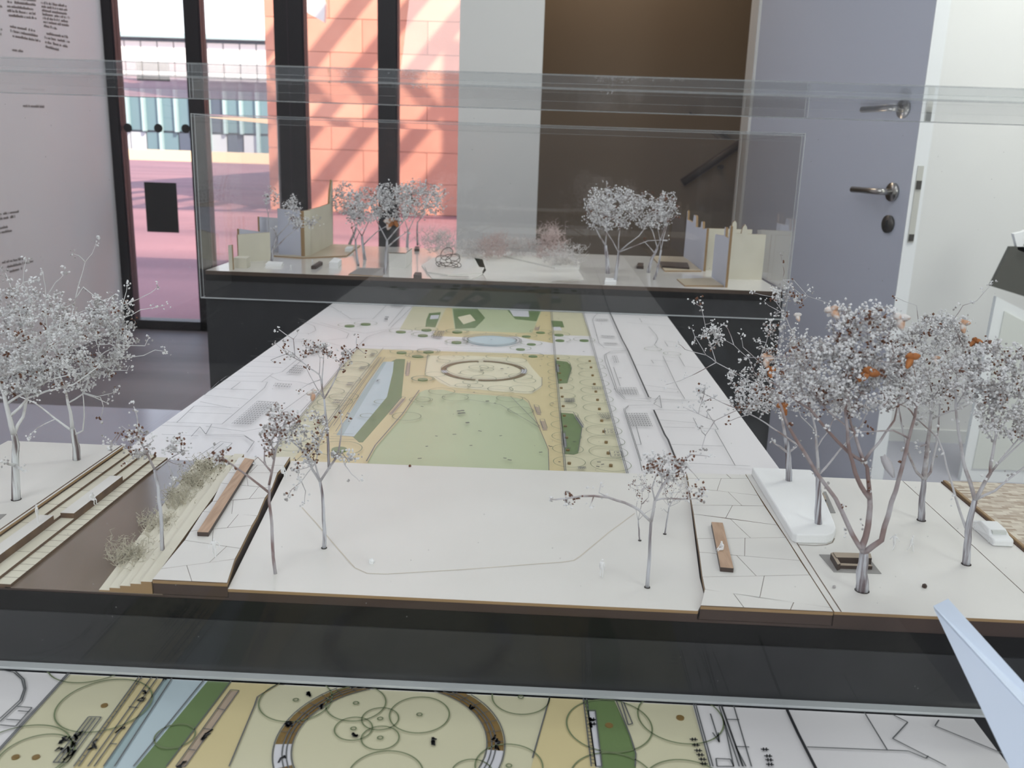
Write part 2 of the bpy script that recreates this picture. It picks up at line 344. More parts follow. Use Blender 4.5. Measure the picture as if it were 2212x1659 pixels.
for i, (x, y) in enumerate([(276, 276), (342, 277), (401, 278)]):
    c = V(x, y, YF-.001); b = MB(); b.disc(c, (0, -1, 0), .0255, .0012, 24)
    tag(b.build('sticker', stk), ['left', 'middle', 'right'][i]+'most black round safety dot stuck on the glass door', 'sticker', 'safety dots on the glass door')
c0, c1 = V(311, 393, YF-.001), V(387, 503, YF-.001)
b = MB(); b.slab([(c0.x, YF-.002, c1.z), (c1.x, YF-.002, c1.z), (c1.x, YF-.002, c0.z), (c0.x, YF-.002, c0.z)], .002)
tag(b.build('sign', stk), 'dark grey rectangular sign stuck on the glass door', 'sign')

# ------------------------------------------------------------------ outdoors
m_pave = mat('pink_stone_paving', s2l(168, 118, 120), .8, noise=(.5, s2l(134, 94, 100), .3, .7), stretch=(.3, 1.6, 1))
b = MB(); b.box((-90, YF+.3, -.1), (40, 130, -.01)); struct(b.build('ground', m_pave))
rw = empty('red_building', (-1, 16, 0), 'red sandstone clad building across the plaza with slanting shadows', 'building')
m_red = mat('red_sandstone', s2l(214, 150, 128), .85, noise=(1.5, s2l(204, 138, 118), .3, .7))
m_red2 = mat('pale_red_sandstone', s2l(222, 162, 138), .85, noise=(1.5, s2l(208, 146, 124), .3, .7))
XW = V(580, 300, 16).x
b = MB(); b.box((XW+.02, 16.06, 0), (12, 40, 7.5)); b.build('building_core', mat('red_joint', s2l(190, 128, 108), .9), rw)
zz = 0.0; rows = []
while zz < 7.4: rows.append(zz); zz += .53
for r_i, z0 in enumerate(rows):
    x = XW if r_i % 2 == 0 else XW-.0
    x += 0; first = .55 if r_i % 2 else 1.1
    xx = x
    while xx < 4.5:
        w = first if xx == x else 1.1
        b = MB(); d = rnd.uniform(0, .006); b.box((xx, 16-d, z0), (xx+w-.008, 16.06, z0+.522)); b.build('stone_panel', m_red if rnd.random() < .6 else m_red2, rw); xx += w
# steel lattice canopy over the plaza (casts the slanting shadows)
cn = empty('steel_canopy', (-1, 11, 6), 'white steel beam canopy high over the plaza beside the red wall', 'canopy')
m_wst = mat('white_steel', (.70, .69, .67), .5)
for i in range(14):                      # beams running away from the viewer throw the slanting stripes
    wx = -4.9+i*.92
    b = MB(); b.box((wx-.11, 7.6, 7.8), (wx+.11, 15.0, 8.0)); b.build('beam', m_wst, cn)
for i, (yy) in enumerate([7.8, 14.8]):
    b = MB(); b.box((-5.2, yy-.09, 7.6), (7.5, yy+.09, 7.8)); b.build('crossbeam', m_wst, cn)
for xx in (2.5, 7.0):
    b = MB(); b.box((xx-.1, 11.1, -.01), (xx+.1, 11.3, 7.6)); b.build('post', m_wst, cn)
c = V(668, 20, 15.0); b = MB(); b.slab([V(650, -12, 15.), V(655, 22, 15.), V(700, 48, 15.), V(702, 8, 15.), V(690, -30, 15)], .12)
tag(b.build('beam_end', m_wst), 'pale beam end at the top left of the red wall', 'beam')
# far glass building
gb = empty('glass_building', (-33, 88, 0), 'far glass office building across the plaza with white vertical fins', 'building')
m_gl1 = mat('teal_glazing', s2l(110, 138, 146), .2); m_gl2 = mat('dark_glazing', s2l(84, 94, 110), .2); m_gl3 = mat('maroon_glazing', s2l(108, 88, 100), .3); m_fin = mat('pale_teal_fin', s2l(175, 200, 200), .5); m_up = mat('painted_glare_storey', (.95, .93, .90), .6)  # white of the upper storey is sun glare put into its colour
m_pal = mat('pale_ground_floor', s2l(200, 205, 210), .4)
gx0, gx1 = -46.0, -18.0; n_ = 18; ww = (gx1-gx0)/n_
b = MB(); b.box((gx0, 88.4, 0), (gx1, 96, 10.2)); b.build('core', m_gl2, gb)
for i in range(n_):
    for z0, z1 in ((0, 1.7), (1.9, 6.3), (6.5, 9.9)):
        b = MB(); b.box((gx0+i*ww+.06, 88.2, z0), (gx0+(i+1)*ww-.06, 88.4, z1)); b.build('glazing_panel', m_up if z0 > 6 else rnd.choice([m_gl1, m_gl2, m_gl3, m_gl1]) if z0 > 1 else rnd.choice([m_pal, m_gl2, m_gl1]), gb)
for i in range(0, n_+1):
    b = MB(); b.box((gx0+i*ww-.13, 87.7, 1.8 if i % 3 else 0), (gx0+i*ww+.13, 88.2, 6.4)); b.build('fin', m_fin, gb)
b = MB(); b.box((gx0, 87.4, 10.2), (gx1, 96, 10.6)); b.build('roof', m_fin, gb)
# raised pale block painted as the sunlit strip of plaza ground
b = MB(); b.box((-36, 50, -.01), (-8, 51, .55)); tag(b.build('sunlit_strip', mat('painted_sunlight', s2l(240, 215, 180), .8)), 'pale block painted as a sunlit ground strip across the plaza', 'wall')

# ------------------------------------------------------------------ human figures (skinned, one surface)
def figure_mesh(name, pose, mats):
    # joints at life size, facing -Y; z up, feet on 0
    J = {}
    if pose == 'stand':
        J = dict(pel=(0,0,.95), chest=(0,0,1.35), neck=(0,0,1.5), head=(0,-.02,1.68), top=(0,-.01,1.74),
                 hl=(.10,0,.9), kl=(.11,-.02,.5), al=(.11,.02,.08), tl=(.12,-.13,.04), hr=(-.10,0,.9), kr=(-.11,-.02,.5), ar=(-.11,.02,.08), tr=(-.12,-.13,.04),
                 sl=(.19,0,1.42), el=(.25,.03,1.15), wl=(.25,-.06,.9), fl=(.25,-.09,.8), sr=(-.19,0,1.42), er=(-.25,.03,1.15), wr=(-.25,-.06,.9), fr=(-.25,-.09,.8))
    if pose == 'walk':
        J = dict(pel=(0,0,.93), chest=(0,-.04,1.34), neck=(0,-.05,1.5), head=(0,-.08,1.67), top=(0,-.08,1.73),
                 hl=(.10,0,.9), kl=(.11,-.2,.5), al=(.11,-.22,.08), tl=(.12,-.36,.05), hr=(-.10,0,.9), kr=(-.11,.06,.48), ar=(-.11,.32,.14), tr=(-.12,.26,.04),
                 sl=(.20,-.03,1.42), el=(.36,.1,1.2), wl=(.46,.02,1.0), fl=(.48,-.02,.92), sr=(-.20,-.03,1.42), er=(-.36,-.1,1.2), wr=(-.42,-.25,1.05), fr=(-.42,-.32,1.0))
    if pose == 'sit':
        J = dict(pel=(0,0,.08), chest=(0,-.06,.48), neck=(0,-.09,.62), head=(0,-.14,.78), top=(0,-.14,.84),
                 hl=(.10,-.05,.08), kl=(.12,-.46,.10), al=(.12,-.44,-.30), tl=(.13,-.58,-.34), hr=(-.10,-.05,.08), kr=(-.12,-.46,.10), ar=(-.12,-.40,-.30), tr=(-.13,-.54,-.34),
                 sl=(.19,-.06,.54), el=(.25,-.1,.3), wl=(.16,-.3,.18), fl=(.12,-.38,.16), sr=(-.19,-.06,.54), er=(-.25,-.1,.3), wr=(-.16,-.3,.18), fr=(-.12,-.38,.16))
    R_ = dict(pel=.15, chest=.17, neck=.06, head=.11, top=.075, hl=.09, kl=.06, al=.045, tl=.04, hr=.09, kr=.06, ar=.045, tr=.04, sl=.07, el=.045, wl=.033, fl=.03, sr=.07, er=.045, wr=.033, fr=.03)
    E_ = [('pel','chest'),('chest','neck'),('neck','head'),('head','top'),('pel','hl'),('hl','kl'),('kl','al'),('al','tl'),('pel','hr'),('hr','kr'),('kr','ar'),('ar','tr'),('chest','sl'),('sl','el'),('el','wl'),('wl','fl'),('chest','sr'),('sr','er'),('er','wr'),('wr','fr')]
    ks = list(J); me = bpy.data.meshes.new(name); me.from_pydata([J[k] for k in ks], [(ks.index(a), ks.index(c)) for a, c in E_], [])
    o = bpy.data.objects.new(name, me); COL.objects.link(o); o.modifiers.new('skin', 'SKIN'); s_ = o.modifiers.new('sub', 'SUBSURF'); s_.levels = 1; s_.render_levels = 1
    for i, k in enumerate(ks): me.skin_vertices[0].data[i].radius = (R_[k], R_[k]); me.skin_vertices[0].data[i].use_root = (k == 'pel')
    dg = bpy.context.evaluated_depsgraph_get(); m2 = bpy.data.meshes.new_from_object(o.evaluated_get(dg)); bpy.data.objects.remove(o)
    m2.name = name; m2.materials.clear()
    for q in mats: m2.materials.append(q)
    m2.polygons.foreach_set('use_smooth', [True]*len(m2.polygons)); return m2
FM = {k: figure_mesh('figure_'+k, k, [m_fig]) for k in ('stand', 'walk', 'sit')}
def figure(pose, loc, height_mm, rz, label, group='white model people'):
    o = bpy.data.objects.new('figurine', FM[pose]); COL.objects.link(o); o.location = loc; o.rotation_euler = (0, 0, rz); s_ = height_mm/1000/1.75; o.scale = (s_,)*3
    return tag(o, label, 'figurine', group)
# passer-by outside
pm = FM['walk'].copy(); pm.materials.clear(); pm.materials.append(mat('navy_clothes', (.06, .07, .16), .8)); pm.materials.append(mat('red_top', (.5, .12, .08), .8)); pm.materials.append(mat('skin_tone', (.45, .27, .2), .7))
for p_ in pm.polygons:
    z = p_.center.z; p_.material_index = 2 if z > 1.52 else (1 if (z > 1.05 and p_.center.x > -.1) else 0)
o = bpy.data.objects.new('person', pm); COL.objects.link(o); o.location = P(541, 327, 0); o.rotation_euler = (0, 0, 1.2)
tag(o, 'person in red and navy clothes walking across the far plaza', 'person')

# ------------------------------------------------------------------ plinths, boards, covers
ZP = .78; ZS = .8448; ZG = .8210; ZW = .8383
FX0, FX1, FY0, FY1 = -.789, .559, 2.088, 2.745
NX0, NX1, NY0, NY1 = -.512, .575, .553, .820
def plinth(x0, x1, y0, y1, label):
    r = empty('plinth', ((x0+x1)/2, (y0+y1)/2, 0), label, 'plinth')
    b = MB(); b.box((x0, y0, 0), (x1, y1, ZG)); b.build('plinth_box', m_plinth, r)
    b = MB(); b.box((x0+.001, y0+.001, ZG), (x1-.001, y1-.001, ZW-.0025)); b.build('base_block', m_blackrec, r)
plinth(FX0, FX1, FY0, FY1, 'wide charcoal plinth carrying the far model')
plinth(NX0, NX1, NY0, NY1, 'charcoal plinth carrying the near model')
def cover(x0, x1, y0, y1, zt, t, mf, label, side=None, tt=None):
    tt = tt or t
    r = empty('display_cover', ((x0+x1)/2, (y0+y1)/2, ZP), label, 'display cover')
    z0 = ZP+.0012
    b = MB(); b.box((x0, y0-t, z0), (x1, y0, zt-tt)); b.build('front_pane', mf, r)
    b = MB(); b.box((x0, y1, z0), (x1, y1+t, zt-tt)); b.build('back_pane', mf, r)
    b = MB(); b.box((x0-t, y0-t, z0), (x0, y1+t, zt-tt)); b.build('side_pane', mf, r)
    b = MB(); b.box((x1, y0-t, z0), (x1+t, y1+t, zt-tt)); b.build('side_pane', mf, r)
    b = MB(); b.box((x0-t, y0-t, zt-tt), (x1+t, y1+t, zt)); b.build('top_pane', m_acr_top, r)
    e = .0009
    def edge(p, q, w=e, m_=None):
        b = MB(); b.tube([p, q], w, 4); b.build('edge_glint', m_ or m_edge, r)  # added strips that carry the painted edge gleam
    for yy in (y0-t, y1+t):
        edge((x0-t, yy, zt-tt), (x1+t, yy, zt-tt), e, m_edge_soft); edge((x0-t, yy, zt), (x1+t, yy, zt), .0006, m_edge_soft)
        if yy > y0: edge((x0-t, yy, z0), (x1+t, yy, z0), .0009)
        else:
            b = MB(); b.box((x0-t, yy-.0008, ZP+.0004), (x1+t, y0+.0002, ZP+.0022)); b.build('bottom_edge', m_edge, r)
        for xx in (x0-t, x1+t): edge((xx, yy, z0), (xx, yy, zt))
    for xx in (x0, x1): edge((xx, y0, z0), (xx, y0, zt), .0007)
    for xx in (x0-t, x1+t): edge((xx, y0-t, zt), (xx, y1+t, zt), .0007); edge((xx, y0-t, z0), (xx, y1+t, z0))
    return r
cover(FX0-.003, FX1+.003, FY0-.002, FY1+.002, 1.14+.158*.36, .0055, m_acr_haze, 'dusty clear acrylic cover over the far model')
cover(NX0-.02, NX1+.02, NY0-.0015, NY1+.0015, 1.14+.119*.36, .006, m_acr, 'clear acrylic cover over the near model', tt=.0075)

# plan boards with flat printed drawing
m_paper = mat('printed_board_white', s2l(222, 220, 222), .32)
m_bedge = mat('board_edge_grey', (.40, .41, .42), .5)
INK = {k: mat('print_'+k, s2l(*c), .32) for k, c in dict(pale=(204, 200, 172), tan=(206, 192, 148), lawn=(178, 188, 152), green=(106, 128, 84), water=(182, 198, 206), brown=(128, 104, 62), pinkish=(176, 158, 140), grey=(206, 206, 212), octa=(218, 212, 184), teal=(156, 176, 180), lowgrey=(150, 152, 158)).items()}
m_line = mat('print_dark_line', s2l(96, 98, 100), .4); m_lgreen = mat('print_green_line', s2l(112, 124, 92), .4); m_lblack = mat('print_black_line', s2l(45, 46, 50), .4)
def board(x0, x1, y0, y1, label, pedestal):
    r = empty('plan_board', ((x0+x1)/2, (y0+y1)/2, ZP-.008), label, 'plan board')
    b = MB(); b.prism([(x0, y0), (x1, y0), (x1, y1), (x0, y1)], ZP-.008, ZP, 0, 1); b.build('board', [m_paper, m_bedge], r)
    px0, px1 = pedestal
    b = MB(); b.box((px0, y0+.02, 0), (px1, y1-.02, ZP-.008)); b.build('support_box', m_plinth, r)
    return r
bm_ = board(-.485, .2955, NY1+.012, FY0-.010, 'middle park plan printed board running back to the far model', (-.12, .05))
bn_ = board(-.60, .3025, .20, NY0-.010, 'near park plan printed board in front of the near model', (-.3, .05))
class Print:
    def __init__(s, parent, ylim): s.p = parent; s.fill = {}; s.lines = {}; s.lvl = 0; s.ylim = ylim
    def poly(s, pts, ink, name='printed_area'):
        s.lvl += 1; z = ZP+.00004*s.lvl
        pp = [P(x, y, ZP) for x, y in pts]
        pp = [(p.x, min(max(p.y, s.ylim[0]), s.ylim[1])) for p in pp]
        b = MB(); b.prism(pp, ZP-.0005, z); b.build(name, INK[ink], s.p)
    def circ3(s, a, c, d):
        (ax, ay), (bx, by), (cx, cy) = [(P(x, y, ZP).x, P(x, y, ZP).y) for x, y in (a, c, d)]
        D = 2*(ax*(by-cy)+bx*(cy-ay)+cx*(ay-by))
        ux = ((ax*ax+ay*ay)*(by-cy)+(bx*bx+by*by)*(cy-ay)+(cx*cx+cy*cy)*(ay-by))/D
        uy = ((ax*ax+ay*ay)*(cx-bx)+(bx*bx+by*by)*(ax-cx)+(cx*cx+cy*cy)*(bx-ax))/D
        return ux, uy, math.hypot(ax-ux, ay-uy)
    def c_at(s, x, y, rx):
        p = P(x, y, ZP); q = P(x+rx, y, ZP); return p.x, p.y, (q-p).length
    def disc(s, c, ink, name='printed_area'):
        s.lvl += 1; z = ZP+.00004*s.lvl; x, y, r = c
        b = MB(); b.prism([(x+r*math.cos(a*math.pi/24), y+r*math.sin(a*math.pi/24)) for a in range(48)], ZP-.0005, z); b.build(name, INK[ink], s.p)
    def band(s, c, r0, r1, a0, a1, ink):
        s.lvl += 1; z = ZP+.00004*s.lvl; x, y = c[:2]; n = 28; vs = []; fs = []
        for i in range(n+1):
            a = math.radians(a0+(a1-a0)*i/n); vs += [(x+r0*math.cos(a), min(y+r0*math.sin(a), s.ylim[1]), z), (x+r1*math.cos(a), min(y+r1*math.sin(a), s.ylim[1]), z)]
        for i in range(n): fs.append((2*i, 2*i+1, 2*i+3, 2*i+2))
        mesh('printed_ring', vs, fs, INK[ink], parent=s.p)
    def wline(s, pts, w, key):           # pts in world xy
        b = s.lines.setdefault(key, MB())
        for (x0, y0), (x1, y1) in zip(pts, pts[1:]):
            d = math.hypot(x1-x0, y1-y0)
            if d < 1e-6: continue
            if not (s.ylim[0] <= (y0+y1)/2 <= s.ylim[1]): continue
            y0c, y1c = [min(max(v_, s.ylim[0]), s.ylim[1]) for v_ in (y0, y1)]
            nx, ny = -(y1-y0)/d*w/2, (x1-x0)/d*w/2
            b.add([(x0-nx, y0c-ny, 0), (x1-nx, y1c-ny, 0), (x1+nx, y1c+ny, 0), (x0+nx, y0c+ny, 0)], [(0, 1, 2, 3)])
    def line(s, pts, w=.0008, key='dark'): s.wline([(P(x, y, ZP).x, P(x, y, ZP).y) for x, y in pts], w, key)
    def ring(s, c, w=.0008, key='green', n=36):
        x, y, r = c; s.wline([(x+r*math.cos(2*math.pi*i/n), y+r*math.sin(2*math.pi*i/n)) for i in range(n+1)], w, key)
    def finish(s):
        for k, b in s.lines.items():
            z = ZP+.00004*(s.lvl+3)
            b.v = [(v[0], v[1], z) for v in b.v]
            o = b.build('printed_linework', {'dark': m_line, 'green': m_lgreen, 'black': m_lblack}[k], s.p); o['kind'] = 'stuff'
# ---- middle plan
A = lambda L: [(x*.3165+350, y*.3165+640) for x, y in L]
B = lambda L: [(x*.3617+900, y*.3617+640) for x, y in L]
pm_ = Print(bm_, (NY1+.013, FY0-.0105))
pm_.poly(A([(1725, 55), (1620, 228)])+B([(1040, 238), (985, 80)]), 'pale')
pm_.poly(B([(183, 60), (216, 60), (228, 205), (690, 218), (745, 80), (798, 80), (817, 280), (700, 262), (600, 240), (300, 245), (180, 240), (95, 235)]), 'tan')
pm_.poly(B([(216, 60), (745, 80), (690, 215), (640, 219), (228, 203)]), 'lawn')
pm_.poly(B([(216, 75), (370, 60), (410, 130), (350, 190), (232, 195)]), 'green'); pm_.poly(B([(245, 125), (320, 108), (352, 145), (280, 168)]), 'octa'); 
pm_.poly(B([(540, 82), (740, 85), (715, 150), (590, 137)]), 'green'); pm_.poly(B([(555, 82), (668, 88), (672, 124), (578, 120)]), 'grey')
pm_.poly(B([(75, 102), (145, 95), (130, 140), (112, 185), (52, 182), (58, 140)]), 'green'); pm_.poly(B([(85, 115), (135, 112), (128, 135), (78, 138)]), 'grey')
pm_.poly(B([(805, 146), (870, 150), (882, 186), (812, 186)]), 'green'); pm_.poly(B([(812, 184), (858, 184), (868, 204), (818, 204)]), 'grey')
pm_.poly(A([(1330, 357)])+B([(1062, 358), (1258, 1095)])+A([(640, 1180)]), 'pale')
pm_.poly(A([(1500, 365)])+B([(822, 352), (886, 1095)])+A([(820, 1180), (1180, 830)]), 'tan')
pm_.poly(A([(1390, 1180), (1412, 1120), (1460, 1030), (1640, 830), (1755, 660), (1800, 640), (1920, 640)])+B([(230, 578), (560, 602), (640, 618), (668, 640), (730, 795), (772, 880), (786, 940), (792, 1080)]), 'lawn')
oc = B([(65, 362), (90, 355), (350, 358), (635, 372), (655, 382), (690, 430), (748, 495), (745, 545), (685, 585), (640, 583), (200, 545), (140, 520), (105, 490), (50, 470)]); pm_.poly(oc, 'octa')
pm_.poly(A([(1600, 430), (1660, 430), (1635, 690), (1580, 760), (1370, 1000), (1345, 1000), (1300, 960), (1530, 690), (1560, 450)]), 'green')
pm_.poly(A([(1510, 450), (1582, 448), (1575, 520), (1535, 690), (1310, 960), (1190, 950), (1400, 600)]), 'water')
pm_.poly(A([(1510, 450), (1533, 450), (1235, 952), (1190, 950)]), 'teal')
for q_ in ([(1675, 455), (1695, 455), (1685, 545), (1660, 545)], [(1640, 700), (1662, 705), (1570, 812), (1548, 808)]): pm_.poly(A(q_), 'pinkish'); pm_.line(A(q_+q_[:1]))
for q_ in ([(700, 660), (728, 665), (742, 712), (718, 708)], [(735, 748), (762, 748), (780, 803), (755, 803)], [(712, 185), (735, 185), (728, 205), (705, 203)]): pm_.poly(B(q_), 'pinkish'); pm_.line(B(q_+q_[:1]))
for q_ in ([(828, 385), (900, 395), (915, 410), (925, 440), (900, 520), (845, 523)], [(858, 700), (935, 705), (988, 790), (965, 940), (940, 948), (885, 944)]): pm_.poly(B(q_), 'green'); pm_.line(B(q_+q_[:1]), .0009)
for q_ in ([(830, 410), (846, 410), (850, 455), (834, 455)], [(868, 822), (885, 822), (895, 908), (876, 905)], [(945, 726), (960, 726), (998, 785), (985, 785)]): pm_.poly(B(q_), 'lowgrey'); pm_.line(B(q_+q_[:1]))
ce = B([(450, 268)])[0]; c_ = pm_.c_at(ce[0], ce[1], 145*.3617); pm_.disc(c_, 'water'); pm_.ring(c_, .002, 'dark'); pm_.ring((c_[0], c_[1], c_[2]*1.14), .0012, 'dark'); pm_.ring((c_[0], c_[1], c_[2]*1.2), .0012, 'dark')
rc = pm_.circ3(*B([(146, 440), (656, 462), (400, 388)])); ri = pm_.circ3(*B([(186, 440), (612, 462), (400, 398)]))
for a0, a1 in ((15, 95), (102, 190), (205, 262), (266, 350)):
    pm_.band((rc[0], rc[1]), rc[2]*.88, rc[2], a0, a1, 'brown')
pm_.band((rc[0], rc[1]), rc[2]*.88, rc[2], 190, 205, 'grey'); pm_.band((rc[0], rc[1]), rc[2]*.88, rc[2], 350, 375, 'grey')
pm_.ring(rc, .0010, 'dark'); pm_.ring((rc[0], rc[1], rc[2]*.88), .0010, 'dark'); pm_.ring((rc[0], rc[1], rc[2]*.94), .0008, 'dark')
for x, y in [(240, 280), (620, 320), (685, 290), (655, 243), (740, 220), (240, 218), (40, 237), (65, 338), (15, 365), (695, 363), (35, 503), (850, 235), (855, 268), (1000, 268), (1410, 325), (1525, 353)]:
    (cx, cy), = B([(x, y)]); k = pm_.c_at(cx, cy, 26*.3617); pm_.disc(k, 'green') if x < 1100 else None; pm_.ring((k[0], k[1], k[2]*(2.4 if x < 1100 else 1.9)), .0011)
for x, y in [(1630, 247), (1780, 272), (1805, 235), (1635, 390), (1820, 385), (1740, 415), (1780, 575), (2015, 248), (1280, 207), (1390, 195), (1210, 1055), (2010, 320)]:
    (cx, cy), = A([(x, y)]); k = pm_.c_at(cx, cy, (34 if y < 900 else 52)*.3165); pm_.disc(k, 'green'); pm_.ring((k[0], k[1], k[2]*(2.3 if y < 900 else 3)), .0011)
for y in [375, 420, 465, 505, 553, 605, 662, 720, 783, 852, 927, 1005]:
    (cx, cy), = B([(845+(y-375)*.105, y)]); k = pm_.c_at(cx, cy, (66+(y-375)*.045)*.3617); pm_.ring(k); pm_.disc((k[0], k[1], .0022), 'brown')
for i, y in enumerate([392, 430, 478, 530, 575, 625, 680, 750, 815, 880, 945, 1020]):
    (cx, cy), = B([(1030+(y-375)*.20, y)]); k = pm_.c_at(cx, cy, (74+(y-375)*.07)*.3617); pm_.ring(k); pm_.disc((k[0], k[1], .0022), 'brown')
for x, y, r in [(205, 378, 78), (480, 372, 66), (595, 393, 60), (160, 398, 40), (370, 436, 58), (418, 432, 42), (330, 468, 70), (400, 503, 75), (420, 447, 40), (620, 490, 70), (645, 515, 65), (500, 567, 75), (630, 565, 75), (275, 545, 46), (350, 547, 46), (320, 525, 45), (150, 580, 78), (230, 617, 78), (555, 622, 78), (620, 695, 76), (110, 478, 60), (45, 630, 50)]:
    (cx, cy), = B([(x, y)]); pm_.ring(pm_.c_at(cx, cy, r*.3617), .0010)
for x, y, r in [(1360, 395, 110), (1330, 480, 85), (1270, 580, 85), (1150, 665, 95), (1240, 700, 100), (1120, 770, 90), (1180, 735, 120), (1000, 870, 90), (900, 1040, 110), (960, 890, 120), (1670, 835, 98), (1760, 720, 72), (1310, 480, 100), (1500, 735, 52), (1400, 830, 48)]:
    (cx, cy), = A([(x, y)]); pm_.ring(pm_.c_at(cx, cy, r*.3165), .0011)
for q_ in [[(1510, 365), (1310, 620), (1110, 900), (960, 1100), (880, 1175)], [(1490, 430), (1300, 690), (1130, 930), (1000, 1120)], [(1480, 428), (1270, 700), (1110, 920)], [(1497, 430), (1320, 680), (1170, 900)], [(1520, 430), (1350, 680), (1185, 940)], [(1470, 428), (1600, 430)], [(1480, 436), (1600, 438)],
           [(1170, 955), (1305, 958)], [(1150, 975), (1325, 978)], [(1140, 990), (1340, 996)], [(1330, 357), (1100, 640), (730, 1100)], [(1345, 357), (1110, 640), (745, 1100)], [(1340, 350), (2212, 372)], [(1620, 228), (1560, 232), (1390, 265), (1290, 250), (1080, 190)], [(1340, 350), (1400, 290), (1560, 235)],
           [(1110, 50), (1290, 165), (1440, 165), (1540, 62)], [(1290, 165), (1390, 158)], [(950, 180), (1040, 215), (1050, 245), (1010, 265), (850, 262)], [(930, 165), (1200, 235), (1275, 265), (1260, 298), (1130, 312), (800, 308)], [(780, 300), (1000, 308)],
           [(720, 320), (1100, 322), (1240, 355), (1300, 420)], [(1050, 340), (820, 530), (760, 545)], [(1075, 345), (850, 540)], [(1070, 355), (1030, 400)], [(300, 905), (560, 940), (740, 905), (800, 860)], [(300, 960), (560, 965), (630, 1010), (580, 1085)], [(295, 968), (570, 975), (620, 1010)],
           [(510, 530), (760, 540), (680, 600)], [(410, 590), (720, 600), (700, 640), (410, 890)], [(0, 875), (410, 890)], [(0, 900), (260, 908), (200, 975)], [(260, 908), (300, 960), (340, 890)], [(260, 735), (470, 778)], [(390, 595), (290, 690)], [(535, 600), (470, 650), (640, 655)], [(330, 645), (650, 655)], [(290, 690), (590, 720)], [(220, 765), (530, 778)], [(180, 810), (480, 820)], [(220, 765), (100, 880)],
           [(600, 420), (870, 430)], [(580, 455), (850, 470)], [(540, 490), (820, 500)], [(400, 590), (440, 560), (720, 560)], [(740, 560), (800, 590), (940, 600), (1020, 620)], [(650, 730), (790, 740)], [(0, 960), (250, 970)], [(800, 865), (760, 860), (740, 865)], [(1100, 640), (950, 800), (800, 900), (690, 1000)], [(1040, 640), (740, 860)],
           [(220, 1130), (400, 1010), (480, 1020), (400, 1100)], [(300, 1120), (420, 1020)], [(1545, 62), (1720, 70), (1560, 225)], [(1670, 65), (1545, 215)]]:
    pm_.line(A(q_))
for q_ in [[(798, 70), (820, 350), (884, 1080)], [(806, 70), (828, 350), (893, 1080)], [(985, 80), (1062, 358), (1255, 1080)], [(992, 80), (1070, 358), (1264, 1080)], [(1060, 130), (1050, 150), (1088, 290), (1120, 318), (1260, 325)], [(1200, 100), (1085, 108), (1060, 130)], [(1260, 335), (1150, 345), (1120, 360), (1125, 400), (1190, 580), (1240, 628), (1400, 642)], [(1263, 330), (1155, 340), (1128, 358), (1200, 580), (1245, 622)],
           [(1420, 662), (1265, 665), (1235, 690), (1330, 990), (1345, 1060)], [(1265, 670), (1243, 692), (1340, 1000)], [(1255, 323), (1275, 325)], [(1260, 360), (1290, 362)], [(1240, 620), (1900, 640)], [(1400, 690), (1700, 700)], [(1420, 640), (1450, 605), (1462, 680), (1415, 655), (1430, 640)], [(1465, 630), (1660, 640)],
           [(1250, 165), (1600, 195)], [(1330, 140), (1345, 165)], [(1385, 190), (1430, 240), (1440, 265), (1420, 300), (1440, 320)], [(1470, 275), (1580, 290)], [(1480, 280), (1500, 310), (1600, 320)], [(1290, 420), (1480, 430)], [(1400, 392), (1530, 400)], [(1400, 392), (1415, 412)], [(1470, 368), (1540, 520), (1560, 560), (1600, 625)], [(1340, 540), (1560, 570)], [(1360, 575), (1570, 590)], [(1565, 370), (1600, 430), (1700, 440)],
           [(1450, 752), (1660, 770)], [(1650, 740), (1680, 800), (1800, 810), (1730, 700)], [(1470, 795), (1660, 800)], [(1520, 900), (1830, 910)], [(1780, 812), (1900, 1025)], [(1560, 1010), (1990, 1030)], [(1280, 790), (1310, 790), (1340, 900), (1310, 902)], [(1175, 435), (1215, 550)], [(1120, 805), (1190, 806), (1200, 838), (1125, 840), (1120, 805)], [(1150, 935), (1220, 938), (1230, 978), (1160, 975), (1150, 935)],
           [(230, 578), (640, 618), (668, 640), (730, 795), (786, 930), (790, 1080)], [(310, 630), (500, 660), (735, 800)], [(560, 610), (735, 790)], [(105, 490), (200, 545), (640, 583), (690, 585), (748, 545), (748, 495)], [(65, 362), (50, 470)], [(0, 325), (800, 352)], [(0, 330), (600, 352)]]:
    pm_.line(B(q_))
pm_.line(B([(1150, 95), (1225, 265), (1260, 330), (1385, 615), (1400, 620)]), .0022, 'black'); pm_.line(B([(1415, 692), (1480, 840), (1500, 870), (1545, 985), (1560, 1010)]), .0024, 'black'); pm_.line(A([(1755, 655), (1640, 820), (1455, 1035), (1395, 1145)]), .0013)
def hatch(P_, T, quad, nu, nv, w=.0007):
    (a, b_, c, d) = [Vector((P(x, y, ZP).x, P(x, y, ZP).y)) for x, y in T(quad)]
    for i in range(nu):
        for j in range(nv):
            u, v = (i+.15)/nu, (j+.15)/nv; u2, v2 = (i+.85)/nu, (j+.75)/nv
            f = lambda u, v: (a*(1-u)+b_*u)*(1-v)+(d*(1-u)+c*u)*v
            p, q, r_, s_ = f(u, v), f(u2, v), f(u2, v2), f(u, v2)
            P_.wline([tuple(p), tuple(q), tuple(r_)], w, 'dark'); P_.wline([tuple(p), tuple(s_)], w, 'dark')
hatch(pm_, A, [(650, 730), (785, 738), (600, 895), (470, 890)], 7, 12); hatch(pm_, A, [(775, 605), (890, 612), (870, 640), (755, 632)], 6, 2)
